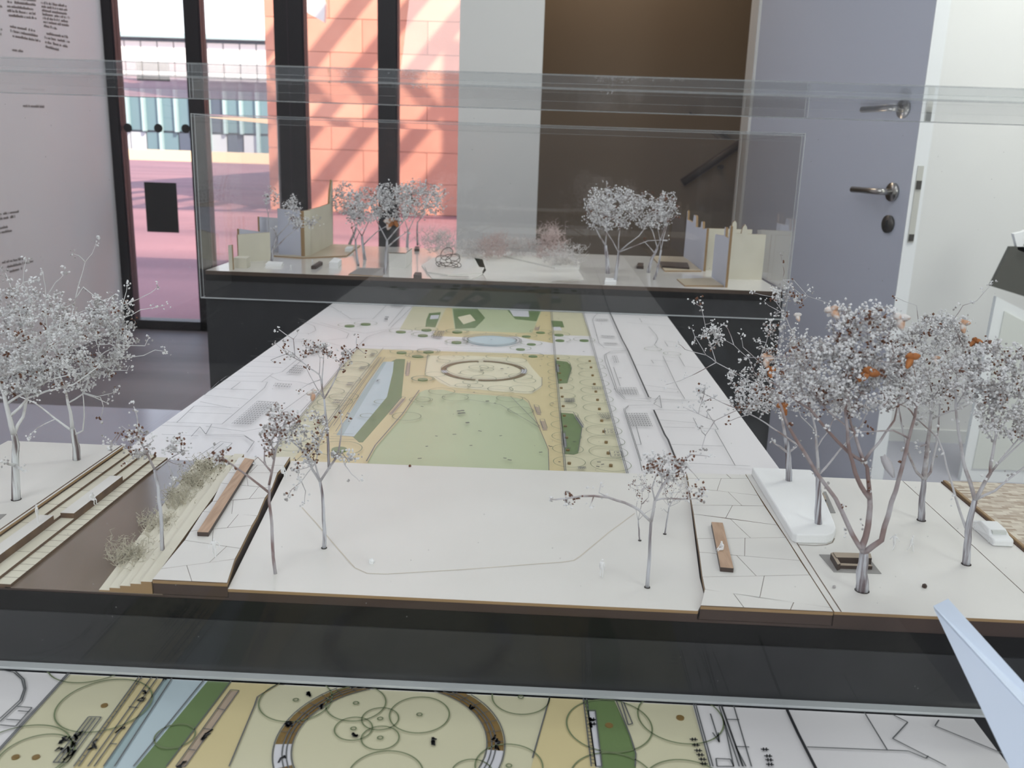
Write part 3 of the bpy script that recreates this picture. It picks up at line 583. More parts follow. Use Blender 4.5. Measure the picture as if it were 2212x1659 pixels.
hatch(pm_, A, [(905, 480), (985, 490), (940, 545), (850, 540)], 6, 4); hatch(pm_, A, [(1050, 345), (1120, 350), (1060, 415), (980, 410)], 5, 4); hatch(pm_, A, [(1565, 62), (1650, 65), (1640, 88), (1555, 82)], 7, 1)
hatch(pm_, B, [(1200, 556), (1310, 556), (1330, 602), (1215, 600)], 7, 5); hatch(pm_, B, [(1250, 710), (1375, 710), (1410, 794), (1280, 790)], 8, 7); hatch(pm_, B, [(1068, 140), (1142, 142), (1145, 158), (1072, 156)], 7, 1); hatch(pm_, B, [(1100, 240), (1180, 245), (1182, 258), (1104, 254)], 8, 1); hatch(pm_, B, [(1115, 285), (1195, 288), (1200, 300), (1120, 297)], 8, 1)
hatch(pm_, B, [(1165, 365), (1195, 365), (1210, 410), (1180, 410)], 2, 4); hatch(pm_, B, [(880, 617), (942, 617), (946, 655), (888, 655)], 6, 1); hatch(pm_, B, [(962, 1030), (1008, 1030), (1012, 1052), (966, 1052)], 4, 1); hatch(pm_, B, [(1075, 710), (1155, 710), (1160, 745), (1110, 745)], 5, 4); hatch(pm_, B, [(1045, 553), (1110, 555), (1112, 570), (1050, 568)], 4, 2); hatch(pm_, B, [(1135, 808), (1185, 810), (1190, 836), (1142, 834)], 2, 2); hatch(pm_, B, [(1175, 940), (1222, 942), (1228, 975), (1182, 974)], 2, 2)
hatch(pm_, A, [(1500, 365+215), (1460, 365+215), (1480, 600), (1440, 600)], 2, 1)
for q_ in [[(1430, 398), (1455, 400), (1440, 420), (1415, 418)], [(1355, 490), (1395, 492), (1380, 515), (1340, 512)], [(1270, 600), (1310, 602), (1295, 626), (1250, 624)], [(1180, 718), (1232, 720), (1205, 750), (1155, 748)], [(1075, 850), (1130, 855), (1100, 890), (1050, 885)], [(1850, 240), (1930, 243), (1900, 300), (1835, 298)], [(1525, 145), (1550, 147), (1535, 175), (1515, 172)]]:
    hatch(pm_, A, q_, 4, 2)
for q_ in [[(130, 215), (170, 215), (150, 262), (95, 258)]]: hatch(pm_, B, q_, 4, 3)
r9 = random.Random(3)
for _ in range(70):
    x, y = r9.uniform(0, 1250), r9.uniform(80, 1040); (cx, cy), = B([(x, y)]); p = P(cx, cy, ZP)
    if -.47 < p.x < .28 and pm_.ylim[0] < p.y < pm_.ylim[1]: pm_.wline([(p.x, p.y), (p.x+r9.uniform(.002, .005), p.y+r9.uniform(-.002, .002))], .0022, 'black')
for x, y in [(240, 700), (262, 697), (268, 712), (245, 714), (292, 770), (380, 455), (500, 445), (412, 640)]:
    (cx, cy), = B([(x, y)]); p = P(cx, cy, ZP); pm_.wline([(p.x, p.y), (p.x+.005, p.y+.002)], .004, 'black')
pm_.finish()
# ---- near plan
N1 = lambda L: [(x*.33906, 1420+y*.33906) for x, y in L]
N2 = lambda L: [(550+x*.33906, 1420+y*.33906) for x, y in L]
N3 = lambda L: [(1150+x*.48011, 1420+y*.48011) for x, y in L]
def ext(a, c, k=.6): return (c[0]+(c[0]-a[0])*k, c[1]+(c[1]-a[1])*k)
pn_ = Print(bn_, (.205, NY0-.0105))
def strip(T, tl_, tr_, br_, bl_, ink, k=.9): pn_.poly(T([ext(bl_, tl_, .25), ext(br_, tr_, .25), ext(tr_, br_, k), ext(tl_, bl_, k)]), ink)
strip(N1, (465, 85), (2212, 130), (2212, 705), (-20, 620), 'pale', .3)
pn_.poly(N2([(60, 60), (2212, 160)])+N3([(711, 178), (800, 498), (860, 720)])+N1([(1300, 1000), (400, 1000)]), 'pale')
strip(N1, (910, 105), (1065, 115), (660, 705), (470, 705), 'tan'); strip(N1, (1070, 110), (1115, 115), (730, 705), (660, 705), 'teal'); strip(N1, (1115, 115), (1322, 120), (850, 705), (730, 705), 'water'); strip(N1, (1320, 120), (1490, 130), (1060, 705), (850, 705), 'green')
pn_.poly(N1([(1515, 90), (1850, 100), (1795, 140), (1640, 260), (1620, 320), (1460, 705), (1360, 960), (820, 1000), (1060, 705)]), 'tan')
q_ = [(1470, 215), (1522, 220), (1180, 705), (1120, 705)]; pn_.poly(N1(q_), 'pinkish'); pn_.line(N1(q_+q_[:1]), .0007)
for a, c in (((1385, 335), (1430, 345)), ((1295, 462), (1345, 470)), ((1200, 595), (1245, 602))): pn_.line(N1([a, c]), .0007)
pn_.poly(N3([(75, 120), (228, 128), (300, 498), (340, 720), (-60, 720), (-5, 498), (62, 240), (80, 170)]), 'tan')
strip(N3, (240, 155), (370, 160), (465, 498), (305, 498), 'green', .1); pn_.poly(N3([(240, 130), (362, 135), (445, 365), (468, 440), (462, 560), (450, 720), (350, 720), (300, 498)]), 'green')
q_ = [(250, 245), (282, 245), (312, 498), (285, 498)]; pn_.poly(N3(q_), 'grey'); pn_.line(N3(q_+q_[:1]), .0009)
R1 = pn_.circ3((592, 1654), (1087, 1626), (800, 1472)); R2 = pn_.circ3((629, 1654), (1052, 1612), (838, 1485))
for a0, a1 in ((-2, 80), (100, 186), (205, 262)): pn_.band((R1[0], R1[1]), R2[2]*1.0, R1[2], a0, a1, 'brown')
pn_.band((R1[0], R1[1]), R2[2], R1[2], 80, 100, 'grey'); pn_.band((R1[0], R1[1]), R2[2], R1[2], 186, 205, 'grey'); pn_.band((R1[0], R1[1]), R2[2], R1[2], -30, -2, 'grey')
for k in (R1[2]*1.01, R2[2]*.99, (R1[2]+R2[2])/2, (R1[2]+R2[2])/2-.0025): pn_.ring((R1[0], R1[1], k), .0008, 'dark', 72)
for a in list(range(5, 78, 9))+list(range(104, 184, 9)):
    a = math.radians(a); pn_.wline([(R1[0]+R2[2]*math.cos(a), R1[1]+R2[2]*math.sin(a)), (R1[0]+R1[2]*math.cos(a), R1[1]+R1[2]*math.sin(a))], .0005, 'dark')
for x, y, r in [(262, 280, 230), (645, 300, 190), (800, 400, 117), (630, 463, 120), (800, 522, 120), (1050, 373, 190), (1695, 262, 182), (1620, 700, 215), (1385, 745, 130), (835, 760, 240)]:
    (cx, cy), = N2([(x, y)]); k = pn_.c_at(cx, cy, r*.339); pn_.ring(k, .0009, 'green', 60); pn_.ring((k[0], k[1], .0017), .0009, 'green', 12)
for x, y, r in [(665, 310, 290), (600, 20, 270), (230, 640, 230), (100, 640, 330), (1115, 510, 125)]:
    (cx, cy), = N1([(x, y)]); k = pn_.c_at(cx, cy, r*.339); pn_.ring(k, .0010, 'green', 60)
    if r > 200: pn_.disc((k[0], k[1], .0022), 'brown')
for x, y, r in [(345, 310, 190), (665, 275, 188), (320, 60, 180), (360, 560, 190), (700, 600, 200)]:
    (cx, cy), = N3([(x, y)]); k = pn_.c_at(cx, cy, r*.48); pn_.ring(k, .0010, 'green', 60); pn_.disc((k[0], k[1], .0026), 'brown')
for q_ in [[(465, 60), (465, 85), (0, 600), (-40, 640)], [(455, 85), (-10, 598)], [(910, 100), (470, 705)], [(925, 105), (500, 705)], [(985, 110), (560, 705)], [(1025, 108), (600, 705)], [(0, 85), (90, 105), (140, 150), (155, 210), (130, 280), (0, 400)], [(0, 78), (100, 98), (155, 150), (165, 210), (140, 290), (0, 420)],
           [(1070, 112), (660, 705)], [(1115, 115), (730, 705)], [(1490, 130), (1060, 705)], [(1320, 120), (850, 705)], [(1795, 140), (1640, 260), (1620, 320), (1460, 705)], [(110, 322), (205, 330), (100, 450), (0, 440)], [(115, 350), (190, 355)], [(40, 405), (130, 410)], [(565, 388), (645, 390), (430, 680), (340, 680), (565, 388)], [(585, 395), (370, 680)], [(610, 395), (400, 680)], [(920, 130), (1060, 120)], [(820, 325), (880, 330)], [(700, 560), (745, 562)]]:
    pn_.line(N1(q_), .0009)
for i in range(17):
    t = i/17.; a = (918-440*t, 108+597*t); pn_.line(N1([a, (a[0]+14, a[1]+2)]), .0007)
for q_ in [[(225, 140), (265, 498)], [(240, 140), (285, 498)], [(78, 170), (0, 460)], [(370, 150), (440, 360), (465, 440), (462, 498)], [(711, 165), (800, 498)], [(720, 165), (812, 498)], [(820, 165), (930, 498)], [(830, 165), (945, 498)], [(836, 175), (948, 498)], [(890, 180), (985, 498)], [(870, 285), (930, 287)], [(915, 408), (975, 410)], [(1150, 218), (1590, 238), (1592, 215)], [(1482, 235), (1595, 422)], [(1235, 410), (1690, 428), (1770, 462), (1780, 450)], [(1620, 215), (1622, 265), (1688, 298), (1620, 372), (1860, 495)], [(1680, 222), (1740, 245), (1828, 288), (1810, 315), (2130, 445)], [(1740, 245), (1750, 225)], [(825, 462), (890, 465), (905, 498), (830, 498), (825, 462)], [(800, 260), (840, 388), (810, 345)], [(840, 388), (835, 345)], [(860, 290), (905, 498)], [(400, 210), (430, 310), (450, 305), (410, 208)], [(915, 410), (960, 498)]]:
    pn_.line(N3(q_), .0009)
pn_.line(N3([(1125, 197), (1195, 350), (1205, 370), (1270, 498), (1330, 620)]), .002, 'black')
for i in range(22):
    t = i/22.; a = (226+40*t*1.0, 150+348*t); pn_.line(N3([a, (a[0]+16, a[1]+2)]), .0007)
def scrib(T, x, y, n=5, s_=.004, seed=0):
    r_ = random.Random(seed+int(x)); (cx, cy), = T([(x, y)]); p = P(cx, cy, ZP); pts = [(p.x+r_.uniform(-s_, s_)*.6, p.y+r_.uniform(-s_, s_)) for _ in range(n)]; pn_.wline(pts, .0011, 'black')
for x, y in [(480, 520), (460, 560), (500, 500), (430, 600), (440, 640), (460, 610), (380, 550), (375, 595), (415, 525), (770, 470), (915, 235), (905, 268), (1045, 148), (615, 552), (595, 585), (1325, 488), (1300, 512), (1160, 695), (1830, 440), (1840, 450), (2035, 318), (1965, 243), (1805, 655)]: scrib(N1, x, y, 6)
for x, y in [(345, 243), (640, 505), (1140, 535), (1130, 558), (1390, 330), (1380, 325), (1525, 520), (1550, 545), (1545, 585), (640, 500), (205, 445), (2145, 410), (2150, 440)]: scrib(N2, x, y, 6, .003)
for i, (x, y) in enumerate([(725, 375), (735, 400), (745, 425), (755, 445), (765, 465), (770, 485), (1045, 420), (1060, 450), (1065, 468), (1068, 488), (268, 285), (270, 305)]):
    pn_.line(N3([(x-18, y), (x+18, y+2)]), .0011, 'black'); pn_.line(N3([(x-6, y-7), (x-6, y+8)]), .0008, 'black'); pn_.line(N3([(x+7, y-7), (x+7, y+8)]), .0008, 'black')
pn_.finish()

# ------------------------------------------------------------------ near model
C1 = lambda x, y: (x*.27125, 950+y*.27125)
C2 = lambda x, y: (400+x*.27125, 950+y*.27125)
C3 = lambda x, y: (1100+x*.24864, 950+y*.24864)
C4 = lambda x, y: (1450+x*.34448, 980+y*.34448)
def onp(pts, z): return [(P(x, y, z).x, P(x, y, z).y) for x, y in pts]
nm = empty('site_model', ((NX0+NX1)/2, (NY0+NY1)/2, ZW-.0025), 'near laser cut site model of a park with lawn, water and paving', 'architectural model')
ZB = ZW-.0005; yf, yb = NY0+.0005, NY1-.0005
b = MB(); b.box((NX0, yf+.001, ZW-.0025), (NX1, yb, ZB)); b.build('base_sheet', [m_burn2], nm)
ZPV = ZS+.0045; ZPL = ZS+.006
lawn = onp([C2(320, 1215), C2(835, 180), C3(1535, 290), C3(1600, 760), C3(1655, 1200), C3(1690, 1340), C3(1690, 1390), C3(1640, 1490)], ZS)
xl_ = lawn[0][0]
lawn = [(x, min(max(y, yf), yb)) for x, y in lawn]; lawn[0] = (lawn[0][0], yf); lawn[-1] = (lawn[-1][0], yf); lawn[1] = (lawn[1][0], yb-.006); lawn[2] = (lawn[2][0], yb)
b = MB(); b.prism(lawn, ZS-.0022, ZS, 0, 1); b.build('lawn_plate', [m_ven, m_plyedge], nm)
b = MB(); b.prism([(x, max(y, yf+.0008)) for x, y in lawn], ZB, ZS-.0022); b.build('lawn_under_layer', [m_burn2], nm)
# engraved line on the lawn
b = MB(); el = [C2(930, 540), C2(1040, 660), C2(1200, 850), C2(1350, 1020), C2(1450, 1065), C2(1600, 1070), C2(2200, 1035), C3(300, 1075), C3(450, 1065), C3(560, 1050), C3(620, 1010), C3(860, 810), C3(1090, 640)]
ew = [P(x, y, ZS) for x, y in el]
for p, q in zip(ew, ew[1:]):
    d = (q-p).normalized(); n2 = Vector((-d.y, d.x, 0))*.0005; z = Vector((0, 0, .00015)); b.add([p-n2+z, q-n2+z, q+n2+z, p+n2+z], [(0, 1, 2, 3)])
b.build('engraved_line', mat('faint_tan_line', (.60, .55, .47), .7), nm)
# water
wx_r = -.29
b = MB(); b.prism([(-.36, yf), (-.25, yf), (-.25, yb), (-.36, yb)], ZB, ZB+.0006); b.build('water_sheet', [m_water], nm)
ZWA = ZB+.0006
# left terrace: plaza plate, steps down to the water with board joints
xw = -.3555
levels = [(-.3555, -.3665, ZWA+.0022), (-.3665, -.3775, ZWA+.0045), (-.3775, -.3875, ZWA+.0068), (-.3875, -.3975, ZWA+.0090)]
tr = empty('stepped_terrace', (-.377, .68, ZB), 'cream veneer steps descending from the left plaza to the brown water', 'model steps')
for i, (xa, xb, zt) in enumerate(levels):
    b = MB(); b.box((xb-.012 if i < 3 else xb, yf, ZB), (xa, yb, zt-.0006)); b.build('step_riser', m_burn, tr)
    npc = 26 if i == 0 else 7
    y = yf; st = (yb-yf)/npc; off = rnd.uniform(0, .3)*st if i else 0
    for k in range(npc):
        ya = y+k*st+(off if k else 0); yb_ = y+(k+1)*st+(off if k < npc-1 else 0)
        if yb_ > yb: yb_ = yb
        b = MB(); b.prism([(xb, ya), (xa, ya), (xa, yb_-.0004), (xb, yb_-.0004)], zt-.0006, zt, 0, 1); b.build('step_board', [m_ven2, m_burn], tr)
b = MB(); b.prism([(NX0, yf), (-.3975, yf), (-.3975, yb), (NX0, yb)], ZPL-.002, ZPL, 0, 1); b.build('plaza_plate', [m_ven, m_plyedge], nm)
b = MB(); b.prism([(NX0, yf), (-.3985, yf), (-.3985, yb), (NX0, yb)], ZB, ZPL-.002, 0, 0); b.build('plaza_under_layer', [m_burn], nm)
b = MB(); b.box((-.4005, yf, ZPL), (-.3992, yb, ZPL+.00015)); b.build('engraved_line', m_burn, nm)
def seat_plank(x0, x1, y0, y1, z0, z1, label):
    b = MB(); b.prism([(x0, y0), (x1, y0), (x1, y1), (x0, y1)], z0, z1, 0, 1); tag(b.build('seating_plank', [m_ven, m_burn]), label, 'seat plank', 'raised seating planks on the terrace')
seat_plank(-.3775, -.3665, .662, .748, ZWA+.0045, ZWA+.0088, 'raised seating plank holding the sitting white figure on the steps')
seat_plank(-.3885, -.3775, .56, .652, ZWA+.0068, ZWA+.0108, 'raised seating plank under the standing figure at the left')
# right-hand low steps of the water
st = empty('contour_steps', (-.28, .68, ZB), 'white contour steps climbing from the water to the left paved strip', 'model steps')
fr0 = [C1(750, 1240), C1(830, 1225), C1(915, 1210), C1(1000, 1195), C1(1085, 1180), C1(1170, 1150)]
x_f0, x_f1 = P(*C1(750, 1245), ZWA).x, P(*C1(1170, 1150), ZPV).x
x_b0, x_b1 = P(420, 1001, ZWA).x, P(*C1(1900, 140), ZPV).x
for i in range(5):
    t0, t1 = i/5., 1.0; zt = ZWA+(ZPV-ZWA)*(i+.6)/5.6
    b = MB(); b.prism([(x_f0+(x_f1-x_f0)*t0, yf), (x_f1, yf), (x_b1, yb), (x_b0+(x_b1-x_b0)*t0, yb)], ZWA if i == 0 else ZWA+(ZPV-ZWA)*(i-.4)/5.6, zt, 0, 1 if i > 0 else 1); b.build('contour_step', [m_ven2, m_plyedge], st)
# paved strips: every slab its own piece
def paving(name, label, rows, crosses, z, side, T):
    r = empty(name, (0, 0, 0), label, 'paved strip'); allp = []
    polys = []
    for i in range(len(rows)-1):
        (l0, r0), (l1, r1) = rows[i], rows[i+1]; cr_ = crosses.get(i, [])
        prev0, prev1 = l0, l1
        for (ct, cb) in cr_+[(r0, r1)]:
            polys.append([prev0, ct, cb, prev1]); prev0, prev1 = ct, cb
    for pl_ in polys:
        w = [Vector((P(*T(*p), z).x, P(*T(*p), z).y)) for p in pl_]; w = [Vector((p.x, min(max(p.y, yf), yb))) for p in w]
        c = sum(w, Vector((0, 0)))/len(w); sh = []
        for p in w:
            d = c-p; sh.append(tuple(p+d.normalized()*min(.00026, d.length*.2)))
        b = MB(); b.prism(sh, z-.0012, z, 0, 1); b.build('paving_slab', [m_ven, m_burn], r)
    l = [row[0] for row in rows]; rr = [row[1] for row in rows]
    outline = [Vector((P(*T(*p), z).x, min(max(P(*T(*p), z).y, yf), yb))) for p in l+rr[::-1]]
    b = MB(); b.prism([tuple(v) for v in outline], z-.0028, z-.0006, 0, 1); b.build('backing_plate', [m_burn, m_plyedge], r)
    b = MB(); b.prism([(v.x, max(v.y, yf+.0006)) for v in outline], ZB+.0006, z-.0028); b.build('under_layer', [m_burn2], r)
    return r
C1f = lambda x, y: C1(x, y)
rowsL = [((1900, 140), (2310, 135)), ((1860, 200), (2265, 205)), ((1820, 262), (2210, 262)), ((1760, 345), (2165, 385)), ((1690, 490), (2110, 462)), ((1615, 572), (2050, 605)), ((1515, 728), (2005, 682)), ((1470, 800), (1915, 865)), ((1280, 1028), (1870, 950)), ((1170, 1158), (1785, 1172))]
crL = {0: [((2105, 137), (2120, 203))], 1: [((2050, 202), (1990, 262))], 2: [((1960, 262), (1975, 366))], 3: [((2060, 375), (1985, 470))], 4: [((1858, 480), (1845, 590))], 5: [((1900, 592), (1810, 700))], 6: [((1698, 711), (1690, 832))], 7: [((1805, 849), (1668, 977))], 8: [((1487, 1000), (1495, 1165))]}
paving('paved_strip', 'left white paved strip with a long oak beam beside the water', rowsL, crL, ZPV, 'r', C1f)
C4f = lambda x, y: C4(x, y)
rowsR = [((95, 122), (465, 131)), ((104, 155), (482, 156)), ((112, 213), (545, 262)), ((130, 322), (585, 328)), ((140, 378), (665, 448)), ((162, 533), (718, 525)), ((175, 617), (808, 670)), ((195, 773), (868, 760)), ((210, 850), (1000, 965)), ((185, 955), (1018, 992))]
crR = {0: [((345, 128), (375, 155))], 1: [((313, 155), (287, 232))], 2: [((357, 240), (443, 325))], 3: [((383, 325), (342, 403))], 4: [((372, 410), (497, 529))], 5: [((462, 529), (460, 642))], 6: [((410, 638), (533, 767))], 7: [((583, 766), (555, 904))], 8: [((390, 876), (455, 965)), ((768, 932), (750, 982))]}
paving('paved_strip', 'right white paved strip carrying the short oak bench', rowsR, crR, ZS+.0042, 'l', C4f)
ZR = ZS+.0042
# right plaza plate beyond the double engraved line
ln0 = [C4(465, 131), C4(545, 262), C4(718, 525), C4(868, 760), C4(1018, 992)]
lw = onp(ln0, ZR); lw = [(x, min(max(y, yf), yb)) for x, y in lw]; lw[0] = (lw[0][0], yb); lw[-1] = (lw[-1][0], yf)
XG, XC = .3502, .3862
b = MB(); b.prism([(x+.0006, y) for x, y in lw]+[(XG-.0006, yf), (XG-.0006, yb)], ZR-.0022, ZR, 0, 1); b.build('plaza_plate', [m_ven, m_plyedge], nm)
b = MB(); b.prism([(XG+.0004, yf), (XC-.0004, yf), (XC-.0004, yb), (XG+.0004, yb)], ZR-.0022, ZR-.0003, 0, 1); b.build('road_plate', [m_ven, m_burn], nm)
b = MB(); b.prism([(x+.0006, y) for x, y in lw]+[(NX1, yf+.0005), (NX1, yb)], ZB, ZR-.0022); b.build('plaza_under_layer', [m_burn2], nm)
b = MB(); b.box((XC, yf, ZR-.0022), (XC+.0016, yb, ZR+.0008)); b.build('curb', [m_burn], nm)
b = MB(); b.box((XC+.0016, yf, ZR-.0022), (XC+.004, yb, ZR+.0022)); b.build('curb', [m_plyedge], nm)
m_brk = bpy.data.materials.new('engraved_brick_pattern'); m_brk.use_nodes = True; _n = m_brk.node_tree; _t = _n.nodes.new('ShaderNodeTexCoord'); _k = _n.nodes.new('ShaderNodeTexBrick')
_k.inputs['Scale'].default_value = 1; _k.inputs['Brick Width'].default_value = .0085; _k.inputs['Row Height'].default_value = .0034; _k.inputs['Mortar Size'].default_value = .00001; _k.inputs['Color1'].default_value = (.66, .60, .50, 1); _k.inputs['Color2'].default_value = (.33, .23, .155, 1); _k.inputs['Mortar'].default_value = (.45, .38, .28, 1); _k.inputs['Bias'].default_value = -.1
_n.links.new(_t.outputs['Object'], _k.inputs[0]); _n.links.new(_k.outputs[0], _n.nodes['Principled BSDF'].inputs['Base Color']); _n.nodes['Principled BSDF'].inputs['Roughness'].default_value = .5
b = MB(); b.prism([(XC+.004, yf), (NX1, yf), (NX1, yb), (XC+.004, yb)], ZR-.0022, ZR+.0018, 0, 1); b.build('patterned_plate', [m_brk, m_plyedge], nm)
b = MB()
lw2 = onp([C4(505, 131), C4(590, 262), C4(765, 525), C4(915, 760), C4(1068, 995)], ZR)
for (x0, y0), (x1, y1) in zip(lw2, lw2[1:]): b.add([(x0-.0004, y0, ZR+.0001), (x1-.0004, max(y1, yf), ZR+.0001), (x1+.0004, max(y1, yf), ZR+.0001), (x0+.0004, y0, ZR+.0001)], [(0, 1, 2, 3)])
b.build('engraved_line', m_burn, nm)
# beams / benches
def beam(pts, z, h_, label, cat='bench'):
    w = onp(pts, z+h_); b = MB(); b.prism(w, z, z+h_, 0, 1); return tag(b.build('oak_beam', [m_oak, m_wal]), label, cat)
beam([(426, 1149), (450, 1150), (549, 993), (529, 989)], ZPV, .0034, 'long pale oak beam lying on the left paved strip')
beam([C3(1757, 713), C3(1855, 720), C3(1950, 1117), C3(1835, 1107)], ZR, .0034, 'short pale oak bench with a seated figure on the right paved strip')
# foam block
fp = [(1624, 1008), (1690, 1009.5), (1748, 1011), (1757, 1019), (1803, 1128), (1806, 1140), (1800, 1150), (1788, 1155), (1722, 1154), (1712, 1150)]
w = onp(fp, ZR+.0078); b = MB(); w = [(x, min(y, yb-.002)) for x, y in w]; b.prism(w, ZR, ZR+.0078)
o = b.build('foam_block', [m_foam]); bv = o.modifiers.new('bevel', 'BEVEL'); bv.width = .0012; bv.segments = 3; bv.limit_method = 'ANGLE'
tag(o, 'thick white foam planter block under two trees on the right plaza', 'foam block')
b = MB(); arc = [C4(795, 572), C4(900, 578), C4(970, 573), C4(1010, 558), C4(1024, 532)]; aw = [P(x, y, ZR) for x, y in arc]
for p, q in zip(aw, aw[1:]):
    d = (q-p).normalized(); n2 = Vector((-d.y, d.x, 0))*.0003; z = Vector((0, 0, .0002)); b.add([p-n2+z, q-n2+z, q+n2+z, p+n2+z], [(0, 1, 2, 3)])
b.build('engraved_line', m_burn, nm)
# grey mats with dark corner benches
def mat_bench(mpts, bars, lab1, lab2):
    w = onp([C4(*p) for p in mpts], ZR); b = MB(); b.prism(w, ZR, ZR+.0005); tag(b.build('mat_or_shadow_card', [m_mat]), lab1, 'mat')
    r = empty('corner_bench', (P(*C4(*bars[0][0]), ZR).x, P(*C4(*bars[0][0]), ZR).y, ZR+.0005), lab2, 'bench')
    for bar, h0, h1, nme in bars_iter(bars):
        w = onp([C4(*p) for p in bar], ZR+h1); b = MB(); b.prism(w, ZR+h0, ZR+h1, 0, 1); b.build(nme, [m_walt, m_wal], r)
def bars_iter(bars):
    for bar, hh in zip(bars, (.0062, .0032, .0055)): yield bar, .0005, hh, {(.0062): 'backrest', (.0032): 'seat', (.0055): 'side_arm'}[hh]
mat_bench([(928, 635), (1225, 640), (1318, 755), (1020, 745)], [[(1015, 618), (1250, 625), (1258, 655), (1035, 650)], [(1045, 685), (1250, 695), (1262, 706), (1050, 700)], [(1000, 622), (1018, 618), (1062, 688), (1045, 695)]], 'grey card mat under the dark corner bench by the big tree', 'dark walnut corner bench on the grey mat by the big tree')
mat_bench([(955, 240), (970, 240), (1030, 373), (990, 373)], [[(950, 255), (968, 262), (972, 290), (955, 285)], [(958, 300), (980, 310), (985, 345), (975, 350)], [(948, 245), (955, 245), (960, 270), (952, 270)]], 'grey card mat half hidden behind the foam block', 'small dark bench half hidden behind the foam block')
# car
def car():
    c0 = P(*C4(2010, 520), ZR); L, Wd = .038, .0165
    r = empty('model_car', (c0.x, c0.y, ZR), 'small white foam model car parked by the patterned plate', 'model car'); r.rotation_euler = (0, 0, 0)
    prof = [(-.5, .0), (-.5, .32), (-.46, .42), (-.28, .46), (-.16, .72), (.22, .76), (.40, .50), (.5, .44), (.5, 0)]
    b = MB(); n = len(prof); vs = []
    for s_, k in ((-1, 1.0), (-.86, 1.0), (.86, 1.0), (1, 1.0)):
        for (u, v) in prof:
            inset = (1 if abs(s_) < .9 else (.93 if v < .5 else .88)); vs.append((c0.x+s_*Wd/2*(1 if v < .5 else .86), c0.y+u*L*inset, ZR+v*.0135*(1 if abs(s_) < .9 else .96)))
    fs = [tuple(range(n))]+[tuple(3*n+n-1-i for i in range(n))]
    for k in range(3):
        for i in range(n): j = (i+1) % n; fs.append((k*n+i, (k+1)*n+i, (k+1)*n+j, k*n+j))
    b.add(vs, fs); o = b.build('body', [m_foam], r); m_ = o.modifiers.new('bevel', 'BEVEL'); m_.width = .0007; m_.segments = 2
    b = MB(); b.box((c0.x-.0055, c0.y-.0105, ZR+.0063), (c0.x+.0055, c0.y-.0058, ZR+.0090)); b.build('windscreen', mat('foam_shade', (.62, .64, .62), .9), r)
    for sx_ in (-1, 1):
        for sy_ in (-1, 1):
            b = MB(); b.disc((c0.x+sx_*.0076, c0.y+sy_*.0118, ZR+.0018), (sx_, 0, 0), .0018, .0009, 12); b.build('wheel', m_foam, r)
car()
# figurines
figure('stand', P(82, 1129, ZWA+.0108) , 15.0, 1.9, 'white figurine standing on the terrace plank at the far left')
p = P(198, 1080, ZWA+.0088); figure('sit', (p.x, p.y, ZWA+.0088), 15.5, 1.2, 'white figurine sitting on the terrace plank facing the water')
figure('walk', P(464, 1203, ZPV), 14.5, .2, 'white figurine striding on the left paved strip near its beam')
p = P(607, 1023, ZPV); figure('sit', (p.x+.0015, p.y, ZPV+.0003), 16, .9, 'white figurine sitting on the back right edge of the left strip')
p = P(1560, 1188, ZR+.0034); figure('sit', (p.x, p.y, ZR+.0036), 15, -1.2, 'white figurine sitting on the short oak bench')
figure('stand', P(1299, 1248, ZS), 14.5, 2.6, 'pale figurine standing on the lawn left of the right tree')
figure('walk', P(1929, 1188, ZR), 13.5, 2.2, 'left pale figurine of two walking on the right plaza')
figure('walk', P(1966, 1191, ZR), 13.5, 1.0, 'right pale figurine of two walking on the right plaza')
for (x, y, z, lab, m_, s_) in [(802, 1216, ZS, 'tiny white crumb lying on the lawn', m_foam, .0021), (885, 1008, ZS, 'tiny brown seed at the back edge of the lawn', m_budb, .0013), (1801, 1270, ZR, 'small grey pin hole bead left of the big tree foot', m_budg, .0013), (1996, 1269, ZR, 'small black peg on the right plaza', m_wal, .0018)]:
    p = P(x, y, z); b = MB(); b.tube([(p.x, p.y, z), (p.x+.0003, p.y, z+s_), (p.x+.0008, p.y+.0003, z+s_*1.5)], [s_*.9, s_, s_*.35], 8); tag(b.build('crumb', m_), lab, 'crumb')
# dark flat card painted as a contact shadow at the left edge
p = [P(x, y, ZPL) for x, y in [(-4, 1112), (14, 1111), (0, 1123), (-14, 1123)]]; b = MB(); b.prism([(v.x, v.y) for v in p], ZPL, ZPL+.0004); tag(b.build('mat_or_shadow_card', [m_mat]), 'grey card painted as a contact shadow at the left picture edge', 'mat')

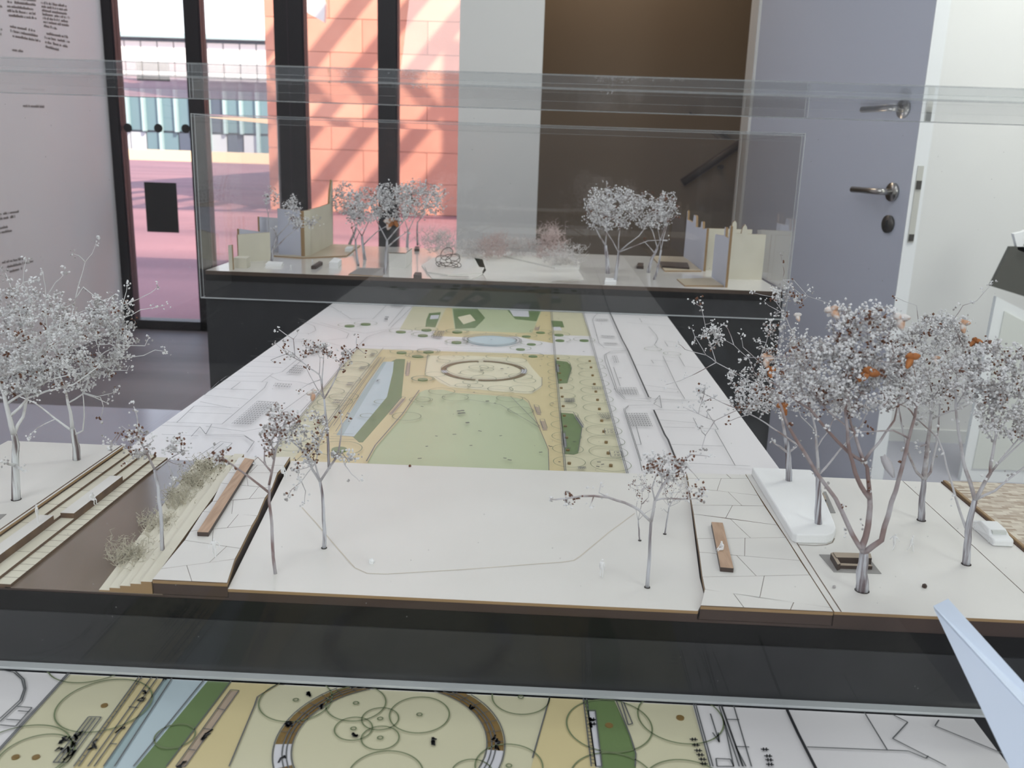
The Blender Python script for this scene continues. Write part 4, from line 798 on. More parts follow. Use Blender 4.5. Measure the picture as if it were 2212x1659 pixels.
# ------------------------------------------------------------------ dried flower trees
OCT = [(1,0,0),(-1,0,0),(0,1,0),(0,-1,0),(0,0,1),(0,0,-1)]; OCF = [(0,2,4),(2,1,4),(1,3,4),(3,0,4),(2,0,5),(1,2,5),(3,1,5),(0,3,5)]
def bud(b, p, r, rr, mi):
    q = Matrix.Rotation(rr.uniform(0, 6.28), 3, Vector((rr.uniform(-1,1), rr.uniform(-1,1), rr.uniform(-1,1)+.01)).normalized()); s_ = (rr.uniform(.6, 1.2), rr.uniform(.6, 1.2), rr.uniform(.5, 1.0))
    b.add([p+q @ Vector((v[0]*s_[0], v[1]*s_[1], v[2]*s_[2]))*r for v in OCT], OCF, mi)
def tree(name, label, base, z, trunk, r0, branches, blobs, seed, brown=.18, budr=.0011, nb=6, fork_r=None, barkmat=None, ymin=.5665, ymax=.812, dens=1.3, group=None, cat='model tree', twigmat=None, leaves=(), budcount_stuff=True, depth=.02, mats_b=None, twig_r=.00032, sides=6):
    """trunk, branches: pixel polylines hanging in a plane at the foot's depth; crowns fill out in depth"""
    rr = random.Random(seed); foot = P(base[0], base[1], z); Y0 = foot.y
    t = empty(name, foot, label, cat, group)
    nodes = []   # (pos, px, radius)
    bt = MB(); bb = MB(); bl = MB()
    def smooth(pts):
        out = [pts[0]]
        for a, c in zip(pts, pts[1:]):
            out.append(a.lerp(c, .5)+Vector((rr.uniform(-1, 1), rr.uniform(-1, 1), rr.uniform(-1, 1)))*(c-a).length*.03); out.append(c)
        return out
    tp = [foot+Vector((0, 0, -.0004))]+[V(x, y, Y0) for x, y in trunk]
    tp = smooth(tp); n = len(tp); rads = [r0*(1-.35*i/(n-1)) for i in range(n)]; rads[0] *= 1.0
    bt.tube(tp, rads, 22 if r0 > .0024 else 8, flute=.10 if r0 > .0024 else 0)
    for p, r_ in zip(tp, rads): nodes.append((p, r_))
    for br in branches:
        if isinstance(br, tuple): pts_, dd, rs = br
        else: pts_, dd, rs = br, rr.uniform(-depth, depth), None
        p0 = V(pts_[0][0], pts_[0][1], Y0)
        near = min(nodes, key=lambda nn: ((nn[0]-p0).length if abs(nn[0].y-Y0) < .02 else 9)*1.0)
        y_att = near[0].y; m = len(pts_)
        w = [V(x, y, min(max(y_att+dd*(i/(m-1)), ymin), ymax)) for i, (x, y) in enumerate(pts_)]
        if (w[0]-near[0]).length < .012: w[0] = near[0].copy()
        else: w = [near[0].copy()]+w
        w = smooth(w); rs = rs or min(near[1]*.62, r0*.5)
        rs = max(rs, twig_r*1.3); rads = [rs*(1-.62*i/(len(w)-1)) for i in range(len(w))]
        bb.tube(w, rads, sides)
        for p, r_ in zip(w[1:], rads[1:]): nodes.append((p, r_))
        tips.append(w[-1]) if False else None
        cluster(bl, w[-1], rr, nb, budr, brown)
        if len(w) > 3:
            for p in w[3:-1]:
                if rr.random() < .35: cluster(bl, p+Vector((rr.uniform(-1, 1), rr.uniform(-1, 1), rr.uniform(-.2, 1)))*.003, rr, max(2, nb//2), budr, brown)
    for (cx, cy, rx, ry, cnt, dz) in blobs:
        tg = []
        for _ in range(int(cnt*dens)):
            while True:
                u, v, w_ = rr.uniform(-1, 1), rr.uniform(-1, 1), rr.uniform(-1, 1)
                if u*u+v*v+w_*w_ <= 1 and (u*u+v*v+w_*w_ > .12): break
            tg.append(V(cx+u*rx, cy+v*ry, min(max(Y0+w_*dz, ymin), ymax)))
        c0 = nodes[-1][0]
        tg.sort(key=lambda p: min((p-nn[0]).length for nn in nodes[::2]))
        for p in tg:
            cand = min(nodes, key=lambda nn: (nn[0]-p).length*(1+.9*max(0, nn[0].z-p.z)/.03))
            a = cand[0]; d = p-a; L = d.length
            if L < .002: continue
            mid = a+d*.5+Vector((rr.uniform(-1, 1), rr.uniform(-1, 1), -.3+rr.uniform(-.4, .4)))*L*.14
            r_ = min(max(twig_r, cand[1]*.55), twig_r*2.6)
            bb.tube([a, mid, p], [r_, r_*.85, r_*.7], 4 if sides > 4 else 3, cap=False)
            nodes.append((mid, r_*.85)); nodes.append((p, r_*.7)); cluster(bl, p, rr, nb, budr, brown)
            if rr.random() < .5: cluster(bl, mid+Vector((rr.uniform(-1, 1), rr.uniform(-1, 1), rr.uniform(0, 1)))*budr*2, rr, max(2, nb//2), budr, brown)
    bt.build('trunk', barkmat or m_bark, t, True)
    o = bb.build('branches', twigmat or m_twig, t, True)
    o = bl.build('flower_buds', mats_b or [m_bud, m_budg, m_budb], t); o['kind'] = 'stuff'
    for (lx, ly, sz, kind, ang, dy) in leaves:
        leaf(t, V(lx, ly, min(max(Y0+dy, ymin), ymax)), sz, kind, ang, rr)
    return t
tips = []
def cluster(b, p, rr, n, r, brown):
    k = rr.random(); base = 2 if k < brown else (1 if k < brown+.22 else 0)
    for _ in range(rr.randint(max(2, n-2), n+2)):
        mi = base if rr.random() < .7 else rr.choice([0, 0, 1])
        bud(b, p+Vector((rr.gauss(0, 1), rr.gauss(0, 1), rr.gauss(0, 1)))*r*1.5, r*rr.uniform(.7, 1.3), rr, mi)
def leaf(t, p, s_, kind, ang, rr):
    # dried papery flower: 3-4 cupped petals, or one curled leaf
    m_ = {'o': m_leafo, 'p': m_leafp, 'g': m_leafg}[kind]
    b = MB(); npet = 1 if kind == 'g' else 3
    for k in range(npet):
        a = ang+k*2*math.pi/max(npet, 2)*(.8 if npet > 1 else 1); d = Vector((math.cos(a), rr.uniform(-.3, .3), math.sin(a))); d.normalize(); w = d.cross(Vector((0, 1, 0))).normalized(); nrm = Vector((0, -1, 0))
        L, wd = s_*(1 if npet > 1 else 2.0), s_*.42; g = []
        for i in range(5):
            u = i/4.; ww = wd*math.sin(math.pi*min(.95, .12+u*.85))**.7
            for j in range(3):
                v = j-1; g.append(p+d*L*u+w*ww*v+nrm*(s_*.25*(u*u)-s_*.22*abs(v))+Vector((0, 0, -s_*.25*u*u)))
        k0 = len(b.v); b.v += [tuple(v) for v in g]
        for i in range(4):
            for j in range(2): q = k0+i*3+j; b.f.append((q, q+1, q+4, q+3)); b.m.append(0)
    o = b.build('dried_leaf', m_, t, True); sm = o.modifiers.new('solid', 'SOLIDIFY'); sm.thickness = .00025
G1 = 'white sprayed dried flower trees on the near model'
K = lambda x, y: (200+x*.2532, 850+y*.2532)
D = lambda x, y: (480+x*.3495, 680+y*.3495)
E5 = lambda x, y: (1640+x*.2586, 880+y*.2586)
F2 = lambda x, y: (1400+x*.2532, 580+y*.2532)
tree('model_tree', 'largest white twig tree at the far left picture edge', (35, 1079), ZPL, [(34, 1040), (33, 1005), (35, 960), (30, 938)], .0036,
     [([(30, 940), (20, 900), (8, 850), (-20, 790)], -.01, .0024), ([(36, 940), (50, 900), (58, 860), (70, 800), (95, 740)], .012, .0015), [(33, 1008), (20, 1003), (11, 999)], [(35, 1010), (50, 1016)], [(20, 890), (60, 860), (100, 845), (160, 830), (215, 790)], [(58, 860), (30, 820), (0, 760)], [(0, 800), (60, 780), (140, 730), (190, 700)],
      [(95, 740), (99, 672), (98, 618), (93, 587)], [(99, 640), (120, 610), (140, 590)], [(70, 780), (50, 700), (30, 640), (12, 590)], [(50, 700), (70, 660), (50, 610), (57, 560)], [(0, 860), (60, 845), (110, 820), (150, 810)], [(20, 760), (80, 730), (130, 700), (160, 690)]],
     [(60, 730, 130, 130, 150, .035), (30, 800, 90, 55, 60, .03)], 11, brown=.07, twigmat=m_twigw, barkmat=m_barkw, dens=1.7, group=G1, budr=.00125, nb=7, depth=.03, twig_r=.0004)
tree('model_tree', 'thick white twig tree behind the largest one at the left', (166, 993), ZPL, [(165, 965), (160, 940), (156, 925)], .0035,
     [([(156, 925), (152, 890), (143, 850), (125, 800)], .0, .0018), ([(158, 935), (120, 905), (75, 870), (25, 850)], .01, .0011), ([(166, 940), (179, 930), (182, 900), (180, 860), (175, 835)], -.01, .0009), [(175, 835), (217, 859), (223, 877), (217, 904)], [(175, 835), (205, 858), (240, 850), (250, 845)], [(150, 880), (180, 850), (205, 777), (253, 747), (313, 747), (322, 729)], [(205, 777), (259, 774), (310, 768), (335, 756), (360, 761)], [(253, 747), (262, 660), (301, 645), (325, 633), (342, 619)], [(250, 730), (268, 687), (304, 669), (356, 660)],
      [(125, 800), (150, 720), (163, 645), (178, 590), (184, 566), (199, 548), (209, 520)], [(184, 566), (170, 552), (155, 547)], [(163, 645), (180, 620), (205, 640), (235, 655)], [(260, 700), (270, 640), (275, 615)], [(110, 905), (80, 925), (60, 945)], [(205, 777), (240, 800), (275, 800), (280, 790)], [(180, 860), (230, 870), (235, 860)]],
     [(195, 740, 110, 75, 110, .03), (240, 680, 60, 55, 45, .02), (150, 800, 90, 45, 45, .025)], 12, brown=.07, twigmat=m_twigw, barkmat=m_barkw, dens=1.7, group=G1, budr=.00125, nb=7, depth=.02, twig_r=.0004)
tree('model_tree', 'slender white tree rising from the contour steps by the water', (352, 1199), ZWA+.003, [K(590, 1200), K(580, 1000), K(560, 800), K(530, 650)], .0016,
     [([K(530, 650), K(470, 520), K(400, 390), K(380, 200), K(350, 110)], .0, .0009), ([K(545, 640), K(640, 570), K(760, 500), K(750, 350)], .01, .0007), [K(400, 390), K(330, 340), K(250, 280), K(240, 340)], [K(470, 520), K(400, 490), K(380, 520)], [K(430, 440), K(520, 400), K(500, 380)], [K(760, 500), K(690, 500), K(610, 490)], [K(200, 400), K(150, 470)], [K(680, 590), K(670, 680), K(680, 740)], [K(640, 570), K(700, 600), K(740, 610)], [K(760, 500), K(820, 490)], [K(400, 500), K(320, 560), K(290, 610)], [K(250, 330), K(150, 430), K(110, 395)]],
     [(305, 960, 40, 35, 18, .012), (385, 965, 22, 30, 10, .01)], 13, brown=.25, group=G1, budr=.0012, nb=6)
tree('model_tree', 'slender tree with a reddish stem beside the left strip edge', (595, 1239), ZS, [D(310, 1400), D(290, 1150), D(290, 1050)], .0013,
     [([D(290, 1050), D(320, 900), D(350, 780), D(380, 680), D(410, 600)], 0, .0010), ([D(280, 1105), D(150, 990), D(25, 900), D(-30, 870)], -.005, .0009), ([D(290, 980), D(260, 920), D(262, 810)], .008, .0008), [D(320, 900), D(300, 780), D(340, 720), D(330, 640)], [D(350, 780), D(420, 640), D(550, 600)], [D(380, 680), D(460, 640)], [D(262, 900), D(220, 880), D(200, 900)], [D(300, 820), D(250, 740)], [D(350, 780), D(370, 800)]],
     [(605, 915, 45, 42, 34, .014), (580, 955, 20, 30, 8, .01), (480, 985, 25, 18, 10, .01)], 14, brown=.38, barkmat=m_barkr, group=G1, budr=.0012, nb=5, twigmat=m_twigp)
tree('model_tree', 'white forked tree on the lawn with drooping side twigs', (700, 1184), ZS, [D(632, 1330), D(625, 1200), D(605, 1030)], .0016,
     [([D(605, 1030), D(560, 960), D(510, 850), D(440, 790), D(410, 660)], .004, .0011), ([D(600, 1015), D(575, 920), D(515, 860)], -.004, .0009), ([D(612, 1025), D(700, 890), D(720, 840), D(740, 680), D(730, 620)], .006, .0010), [D(740, 680), D(775, 640)], [D(575, 920), D(490, 1030), D(430, 1080), D(400, 1130)], [D(500, 1040), D(515, 1090), D(508, 1170)], [D(720, 850), D(760, 930), D(800, 985), D(850, 1030)], [D(440, 790), D(400, 760)], [D(575, 900), D(600, 800), D(640, 700)], [D(560, 900), D(470, 960), D(470, 1000)], [D(440, 790), D(500, 780), D(570, 750)], [D(720, 860), D(790, 890)], [D(515, 850), D(560, 800)]],
     [(660, 950, 55, 40, 18, .012), (745, 985, 30, 16, 8, .01), (655, 1000, 30, 30, 6, .01)], 15, brown=.3, group=G1, budr=.0012, nb=6)
tree('model_tree', 'tall thin tree at the back edge of the lawn', (711, 1012), ZS, [D(655, 800), D(650, 690), D(630, 520)], .0014,
     [([D(630, 510), D(610, 400), D(600, 370), D(540, 330), D(450, 250), D(440, 150), D(350, 90)], .0, .0009), ([D(630, 510), D(720, 340), D(760, 260), D(830, 200), D(830, 140)], 0, .0008), ([D(615, 480), D(625, 300), D(630, 230)], 0, .0007), [D(610, 420), D(530, 430), D(480, 460)], [D(600, 500), D(545, 380), D(520, 330)], [D(600, 370), D(605, 270), D(580, 200)], [D(490, 290), D(400, 240), D(320, 170)], [D(450, 250), D(380, 200)], [D(720, 340), D(760, 335)], [D(440, 150), D(470, 110)], [D(830, 210), D(880, 240)], [D(400, 240), D(300, 280), D(330, 300)]],
     [(695, 755, 24, 20, 16, .01), (735, 770, 26, 24, 12, .01), (640, 755, 40, 25, 8, .01), (690, 905, 25, 16, 8, .01)], 16, brown=.4, group=G1, budr=.0012, nb=5, leaves=[(676, 850, .006, 'p', 1.2, 0)], twigmat=m_twig)
tree('model_tree', 'white tree with a long arching left branch on the lawn right side', (1398, 1269), ZS, [C3(1220, 1000), C3(1232, 710)], .0014,
     [([C3(1235, 700), C3(1265, 530), C3(1330, 400), C3(1430, 270), C3(1500, 200), C3(1580, 130)], .0, .0011), ([C3(1235, 710), C3(1130, 610), C3(1000, 545), C3(860, 500), C3(620, 490), C3(480, 510), C3(400, 520), C3(360, 515)], -.01, .0011), ([C3(1265, 530), C3(1320, 512), C3(1500, 515), C3(1620, 510), C3(1700, 460)], .01, .0008), [C3(1265, 520), C3(1240, 420), C3(1280, 300), C3(1330, 240)], [C3(840, 500), C3(780, 460), C3(795, 380)], [C3(500, 510), C3(495, 580)], [C3(720, 495), C3(700, 580)], [C3(1580, 140), C3(1740, 145)], [C3(1430, 270), C3(1540, 230), C3(1650, 350)], [C3(1330, 400), C3(1300, 200)], [C3(1640, 510), C3(1700, 540)], [C3(1500, 200), C3(1380, 160)], [C3(1280, 300), C3(1190, 150)]],
     [(1440, 1010, 50, 32, 34, .014), (1505, 1065, 22, 14, 8, .008), (1220, 1078, 20, 12, 4, .006)], 17, brown=.3, group=G1, budr=.0011, nb=5)
tree('model_tree', 'tiny white sapling left of two behind the right lawn tree', (1382, 1168), ZS, [C3(1128, 780), C3(1120, 700)], .0006,
     [[C3(1120, 700), C3(1100, 600), C3(1110, 540)], [C3(1125, 700), C3(1150, 560), C3(1160, 420)], [C3(1150, 560), C3(1210, 500), C3(1220, 400)], [C3(1120, 690), C3(1260, 590)]],
     [(1386, 1055, 30, 32, 34, .01)], 18, brown=.35, group=G1, budr=.0006, nb=3, twig_r=.00022)
tree('model_tree', 'tiny white sapling right of two behind the right lawn tree', (1436, 1154), ZS, [C3(1370, 700), C3(1390, 580)], .0007,
     [[C3(1390, 580), C3(1350, 420), C3(1380, 330)], [C3(1390, 580), C3(1450, 480), C3(1500, 400)], [C3(1375, 660), C3(1340, 600)], [C3(1395, 575), C3(1480, 540)]],
     [(1452, 1052, 42, 40, 46, .012)], 19, brown=.25, group=G1, budr=.0006, nb=3, twig_r=.00022)
tree('model_tree', 'white stub trunk tree on the far end of the foam block', (1704, 1038), ZR+.0078, [(1703, 1000), (1702, 978), (1697, 945)], .0030,
     [([(1697, 945), (1693, 924), (1688, 890), (1675, 850), (1640, 825)], 0, .0016), [(1701, 975), (1685, 965), (1668, 954)], [(1703, 973), (1722, 964)], [(1675, 850), (1610, 818), (1547, 783), (1527, 722), (1519, 681), (1509, 646)], [(1547, 783), (1525, 767), (1501, 727), (1494, 708)], [(1547, 783), (1501, 808), (1470, 822), (1438, 831)], [(1640, 810), (1618, 775), (1585, 745), (1555, 728)], [(1585, 745), (1572, 710), (1562, 700)], [(1519, 681), (1540, 694)], [(1509, 646), (1495, 650)], [(1525, 767), (1480, 755), (1465, 742)], [(1510, 730), (1500, 745)], [(1675, 850), (1640, 860), (1600, 835), (1600, 810)], [(1688, 880), (1650, 800), (1640, 775)],
      [(1690, 850), (1714, 724), (1696, 681), (1684, 663), (1668, 641), (1623, 631)], [(1684, 663), (1686, 620), (1694, 588), (1685, 545)], [(1714, 600), (1735, 640), (1750, 620)], [(1694, 590), (1714, 605), (1745, 640), (1790, 655)], [(1700, 690), (1660, 660), (1650, 650)], [(1655, 740), (1665, 700), (1662, 690)], [(1640, 790), (1605, 750), (1600, 725)]],
     [(1660, 830, 70, 60, 70, .02), (1700, 740, 70, 70, 55, .02), (1535, 725, 30, 26, 16, .01), (1590, 820, 30, 22, 12, .01), (1700, 640, 45, 28, 14, .012)], 20, brown=.14, group=G1, budr=.00115, nb=6, leaves=[(1655, 775, .007, 'p', -1.3, -.01), (1722, 682, .0045, 'p', -1, 0), (1663, 800, .006, 'o', -1.2, -.012)], sides=5)
tree('model_tree', 'pale tree on the near end of the foam block', (1768, 1131), ZR+.0078, [(1768, 1080), (1767, 1027)], .0029,
     [([(1766, 1020), (1764, 968), (1762, 932), (1754, 896), (1750, 850)], 0, .0014), ([(1764, 1022), (1730, 965), (1700, 945), (1668, 924), (1640, 905), (1610, 890)], .006, .0010), ([(1772, 1025), (1800, 990), (1826, 958), (1860, 920), (1880, 880)], .008, .0010), [(1764, 968), (1790, 930), (1805, 896)], [(1640, 905), (1597, 884), (1544, 909), (1509, 894), (1476, 879)], [(1544, 909), (1524, 940), (1516, 967), (1514, 975)], [(1597, 884), (1560, 870), (1520, 850), (1508, 845)], [(1509, 894), (1495, 880)], [(1524, 905), (1530, 885)], [(1520, 940), (1513, 925)], [(1610, 905), (1570, 912)], [(1762, 932), (1730, 900), (1720, 870)]],
     [(1630, 860, 50, 36, 45, .02), (1770, 850, 95, 60, 90, .025), (1520, 850, 24, 20, 8, .008)], 21, brown=.14, group=G1, budr=.00115, nb=6, leaves=[(1690, 880, .006, 'o', -.9, -.01)], sides=5)
tree('model_tree', 'biggest dark branched tree beside the dark corner bench', (1862, 1276), ZR, [(1861, 1235), (1866, 1195)], .0046,
     [([(1862, 1185), (1855, 1178), (1830, 1130), (1805, 1077), (1764, 1022), (1718, 947), (1694, 901), (1680, 860)], -.006, .0020), ([(1872, 1185), (1870, 1160), (1878, 1110), (1879, 1077), (1876, 1040), (1873, 1009), (1866, 997)], 0, .0024), ([(1880, 1188), (1904, 1167), (1919, 1113), (1935, 1060), (1950, 1004), (1963, 947), (1976, 901), (1985, 850)], .008, .0021), ([(1878, 1079), (1860, 1050), (1847, 1020), (1836, 980), (1831, 932), (1826, 888), (1840, 820)], -.008, .0018), ([(1866, 997), (1834, 978), (1785, 927), (1751, 885), (1700, 850), (1650, 815)], -.004, .0013), ([(1868, 995), (1850, 950), (1838, 915), (1830, 870)], .004, .0013), ([(1870, 995), (1900, 955), (1932, 908), (1940, 870)], .004, .0011), [(1831, 932), (1790, 890), (1740, 830), (1700, 800)], [(1976, 901), (1960, 880), (1930, 870)], [(1985, 850), (1975, 800), (1960, 760)], [(1832, 900), (1860, 850), (1870, 790), (1880, 740)], [(1963, 940), (1930, 930), (1880, 932), (1850, 935)], [(1840, 820), (1830, 760), (1815, 700)], [(1750, 880), (1720, 800), (1700, 770), (1606, 772)], [(1880, 860), (1900, 800), (1925, 780)]],
     [(1790, 800, 120, 75, 170, .03), (1880, 770, 100, 80, 140, .03), (1850, 860, 100, 40, 60, .025), (1860, 690, 90, 40, 50, .025), (1960, 830, 50, 50, 40, .02)], 22, brown=.12, group=G1, budr=.0012, nb=7, leaves=[(1878, 808, .0072, 'o', .3, -.03), (1972, 775, .006, 'o', .7, -.02), (1908, 985, .007, 'g', -1.0, -.01), (1798, 672, .0055, 'p', -.6, -.01), (1945, 690, .0065, 'p', -1.1, -.015)], sides=6, twigmat=m_twigp)
tree('model_tree', 'thick pale tree standing at the groove line on the right plaza', (1990, 1124), ZR, [(1991, 1090), (1994, 1060), (1996, 1035)], .0030,
     [([(1994, 1032), (1980, 1020), (1961, 976), (1948, 919), (1940, 870)], -.008, .0014), ([(1997, 1030), (1999, 1004), (2003, 960), (2010, 906), (2015, 860)], 0, .0026), ([(2000, 1030), (2010, 1020), (2023, 958), (2028, 906), (2035, 850)], .008, .0014), [(2015, 860), (2000, 800), (1990, 740)], [(2035, 850), (2060, 800), (2075, 740)], [(2075, 740), (2060, 690), (2080, 660), (2110, 650), (2145, 612)], [(2020, 760), (1980, 660), (1930, 640)], [(2060, 700), (2050, 680)], [(2028, 906), (2080, 880), (2120, 860)], [(2003, 960), (1985, 965)], [(1940, 870), (1920, 830)]],
     [(2010, 770, 85, 90, 150, .03), (2020, 860, 60, 40, 30, .02), (2050, 710, 50, 35, 36, .02)], 23, brown=.09, group=G1, budr=.0012, nb=7, leaves=[(2080, 700, .006, 'p', -1.2, -.01), (2020, 775, .0045, 'p', -1, 0)], sides=5)
tree('model_tree', 'pale forked tree behind the white model car', (2087, 1219), ZR, [(2089, 1180), (2091, 1149), (2098, 1110), (2106, 1080)], .0029,
     [([(2092, 1143), (2085, 1138), (2064, 1074), (2045, 1010), (2025, 945), (1984, 908)], .006, .0012), ([(2105, 1075), (2095, 1040), (2080, 994), (2070, 930), (2064, 880), (2063, 830)], 0, .0017), ([(2108, 1078), (2125, 1045), (2139, 1022), (2145, 975), (2152, 937), (2140, 880), (2115, 830)], -.004, .0017), ([(2112, 1085), (2150, 1060), (2209, 1012), (2260, 960)], .0, .0012), [(2139, 1020), (2175, 985), (2212, 950), (2240, 920)], [(2142, 1010), (2190, 960), (2215, 930)], [(2063, 880), (2100, 860), (2140, 830)], [(2152, 937), (2180, 900), (2200, 860)], [(2063, 850), (2040, 810), (2030, 780)], [(2064, 880), (2120, 800), (2160, 770)]],
     [(2150, 800, 85, 70, 120, .028), (2180, 890, 70, 70, 80, .025), (2080, 820, 50, 60, 30, .02)], 24, brown=.10, group=G1, budr=.00125, nb=7, leaves=[(2108, 738, .0045, 'o', .3, 0)], sides=5)
# dark sockets at the trunk feet
for i, (x, y, z, r_, who) in enumerate([(35, 1079, ZPL, .0040, 'largest left tree'), (1862, 1276, ZR, .0050, 'biggest right tree'), (1990, 1124, ZR, .0037, 'tree at the groove'), (2087, 1219, ZR, .0036, 'tree behind the car'), (700, 1184, ZS, .0022, 'forked lawn tree'), (1398, 1269, ZS, .0021, 'arching lawn tree'), (1382, 1168, ZS, .0013, 'left sapling'), (1436, 1154, ZS, .0014, 'right sapling')]):
    p = P(x, y, z); b = MB(); b.disc((p.x, p.y, z), (0, 0, 1), r_, .0004, 16); tag(b.build('planting_hole', mat('dark_hole', (.03, .022, .018), .9)), 'dark drilled hole at the foot of the '+who, 'hole', 'drilled tree holes')

# lichen shrubs on the contour steps
def shrub(cx, cy, z, rx, ry, n, label, seed, hgt=.014, name='lichen_shrub', m1=None, m2=None, group='dry lichen shrubs along the water', dark=.12, r_=.00028, cat='shrub', ylim=None):
    rr = random.Random(seed); c = P(cx, cy, z); t = empty(name, c, label, cat, group); b = MB(); bd = MB()
    for _ in range(n):
        q = P(cx+rr.gauss(0, .45)*rx, cy+rr.gauss(0, .4)*ry, z); q.z = z+.0002
        if ylim: q.y = min(max(q.y, ylim[0]), ylim[1])
        if ylim: q.z += hgt*.75*rr.random()**1.6; 
        for k in range(3):
            pts = [q]; d = Vector((rr.uniform(-1, 1), rr.uniform(-1, 1), rr.uniform(.4, 1.3)))
            L = hgt*rr.uniform(.25, .6)*(.45 if ylim else 1)
            for s_ in range(3):
                d = (d+Vector((rr.uniform(-1, 1), rr.uniform(-1, 1), rr.uniform(-.6, .7)))*.9).normalized(); pts.append(pts[-1]+d*L/2)
            b.tube(pts, [r_, r_*.8, r_*.7, r_*.4], 3, 0, False)
            for p in pts[1:]:
                d2 = Vector((rr.uniform(-1, 1), rr.uniform(-1, 1), rr.uniform(-.3, 1))).normalized(); b.tube([p, p+d2*L*.45], [r_*.7, r_*.4], 3, 0, False)
            if rr.random() < dark: bud(bd, pts[-1], .0007, rr, 0)
            elif rr.random() < .5: bud(b, pts[-1], .0006, rr, 0)
    o = b.build('lichen_sprigs', m1 or m_lich, t); o['kind'] = 'stuff'
    if bd.v: o = bd.build('dark_tips', m2 or m_lichd, t); o['kind'] = 'stuff'
zc = ZWA+.005
shrub(285, 1205, ZWA+.001, 48, 26, 60, 'pale lichen shrub nearest the front of the water edge', 31, dark=.02, hgt=.015)
shrub(345, 1140, ZWA+.001, 36, 26, 46, 'sparse tan lichen shrub behind the slender tree', 32, dark=.08)
shrub(385, 1085, ZWA+.002, 36, 28, 60, 'pale lichen shrub midway along the water edge', 33, dark=.06)
shrub(425, 1045, ZWA+.003, 42, 26, 70, 'dense lichen shrub left of the oak beam', 34, dark=.22)
shrub(462, 1012, ZWA+.004, 44, 20, 70, 'darker lichen shrub at the back corner of the water', 35, dark=.3)

# ------------------------------------------------------------------ far model
fm = empty('site_model', ((FX0+FX1)/2, (FY0+FY1)/2, ZW-.0025), 'far site model of a street with toothed wall panels and trees', 'architectural model')
b = MB(); b.prism([(FX0+.002, FY0+.001), (FX1-.002, FY0+.001), (FX1-.002, FY1-.001), (FX0+.002, FY1-.001)], ZW-.0025, ZS, 0, 1); b.build('base_board', [m_gloss, mat('far_brown_edge', (.075, .045, .028), .7)], fm)
X5 = lambda x, y: (400+x*.1808, 540+y*.1808)
X2 = lambda x, y: (400+x*.3165, 350+y*.3165)
X3 = lambda x, y: (1000+x*.3436, 350+y*.3436)
X6 = lambda x, y: (1400+x*.19293, 400+y*.19293)
X4 = lambda x, y: (600+x*.1808, 380+y*.1808)
def zat(px, py, w):            # height of the point above ground point w that shows at the pixel row
    d = ray(px, py); t = math.hypot(w.x, w.y)/math.hypot(d.x, d.y); return CAM.z+d.z*t
def wall(a, c, tops, label, m_=None, thick=.006, grp='veneer house panels on the far model', ground=ZS):
    """upright veneer panel; a,c foot pixels, tops list of (fraction, pixel y)"""
    wa, wc = P(a[0], a[1], ground), P(c[0], c[1], ground)
    top = []
    for f, y in tops:
        x = a[0]+(c[0]-a[0])*f; w = P(x, a[1]+(c[1]-a[1])*f, ground)
        top.append(Vector((w.x, w.y, zat(x, y, w))))
    b = MB(); pts = [wa, wc]+top[::-1]
    nrm = (wc-wa).cross(Vector((0, 0, 1)))
    b.slab(pts, thick*(1), 0, 1)
    o = b.build('house_panel', [m_ or m_ven2, m_plyedge]); tag(o, label, 'house panel', grp)
    for v in o.data.vertices:
        v.co.x = min(max(v.co.x, FX0+.004), FX1-.004); v.co.y = min(max(v.co.y, FY0+.004), FY1-.004)
    return o
m_bl = mat('sky_shaded_veneer', (.60, .62, .72), .6)  # bluish sky-lit shade of left-facing panels put into the veneer colour
wall((495, 582.5), (503, 583), [(0, 530), (.99, 529)], 'narrow upright veneer strip at the far model left end')
b = MB(); w = onp([X5(580, 215), X5(735, 222), X5(780, 195), X5(640, 190)], ZS); ht = zat(*X5(735, 100), P(*X5(735, 222), ZS)); w = [(x, max(y, FY0+.004)) for x, y in w]; b.prism(w, ZS, ht, 0, 0); tag(b.build('model_house', [m_ven2, m_plyedge]), 'low cream box house beside the narrow strip', 'model house')
wall((516, 566), (585, 562), [(0, 507), (1, 502)], 'plain cream panel in front of the small far tree')
wall((519, 560), (575, 545), [(0, 494), (1, 502)], 'low shade-tinted lavender panel behind the plain cream panel', m_bl)
wall((563, 548), (603, 543), [(0, 468), (1, 471)], 'shade-tinted lavender panel left of the spired panel', m_bl)
wall((602, 548), (655, 556), [(0, 450), (1, 456)], 'shade-tinted lavender front panel of the spired house', m_bl)
wall((655, 556), (672, 553), [(0, 456), (1, 454)], 'slim cream return of the spired house')
wall((672, 553), (738, 521), [(0, 453), (.35, 447), (.63, 440), (.66, 415), (.72, 388), (.80, 393), (.86, 440), (1, 437)], 'tall cream panel with a church spire')
wall((1460, 544), (1519, 586), [(0, 455), (.05, 455), (.06, 468), (.14, 468), (.15, 452), (.30, 454), (.31, 474), (.50, 480), (.52, 464), (.60, 466), (.62, 490), (.78, 491), (.80, 478), (.84, 478), (.86, 494), (1, 493)], 'shade-tinted lavender street panel with a toothed roofline on the right', m_bl)
wall((1520, 584), (1634, 588), [(0, 493), (1, 496)], 'cream panel behind the right front house')
wall((1537, 597), (1566, 621), [(0, 505), (.60, 508), (.62, 490), (.68, 490), (.7, 510), (.93, 514), (.95, 487), (1, 489)], 'shade-tinted lavender side panel of the right front house', m_bl)
wall((1567, 603), (1657, 605), [(0, 505), (.03, 505), (.05, 481), (.10, 476), (.15, 482), (.16, 504), (.28, 504), (.30, 490), (.35, 484), (.40, 490), (.42, 505), (1, 507)], 'bright cream front panel with two gabled dormers on the right')
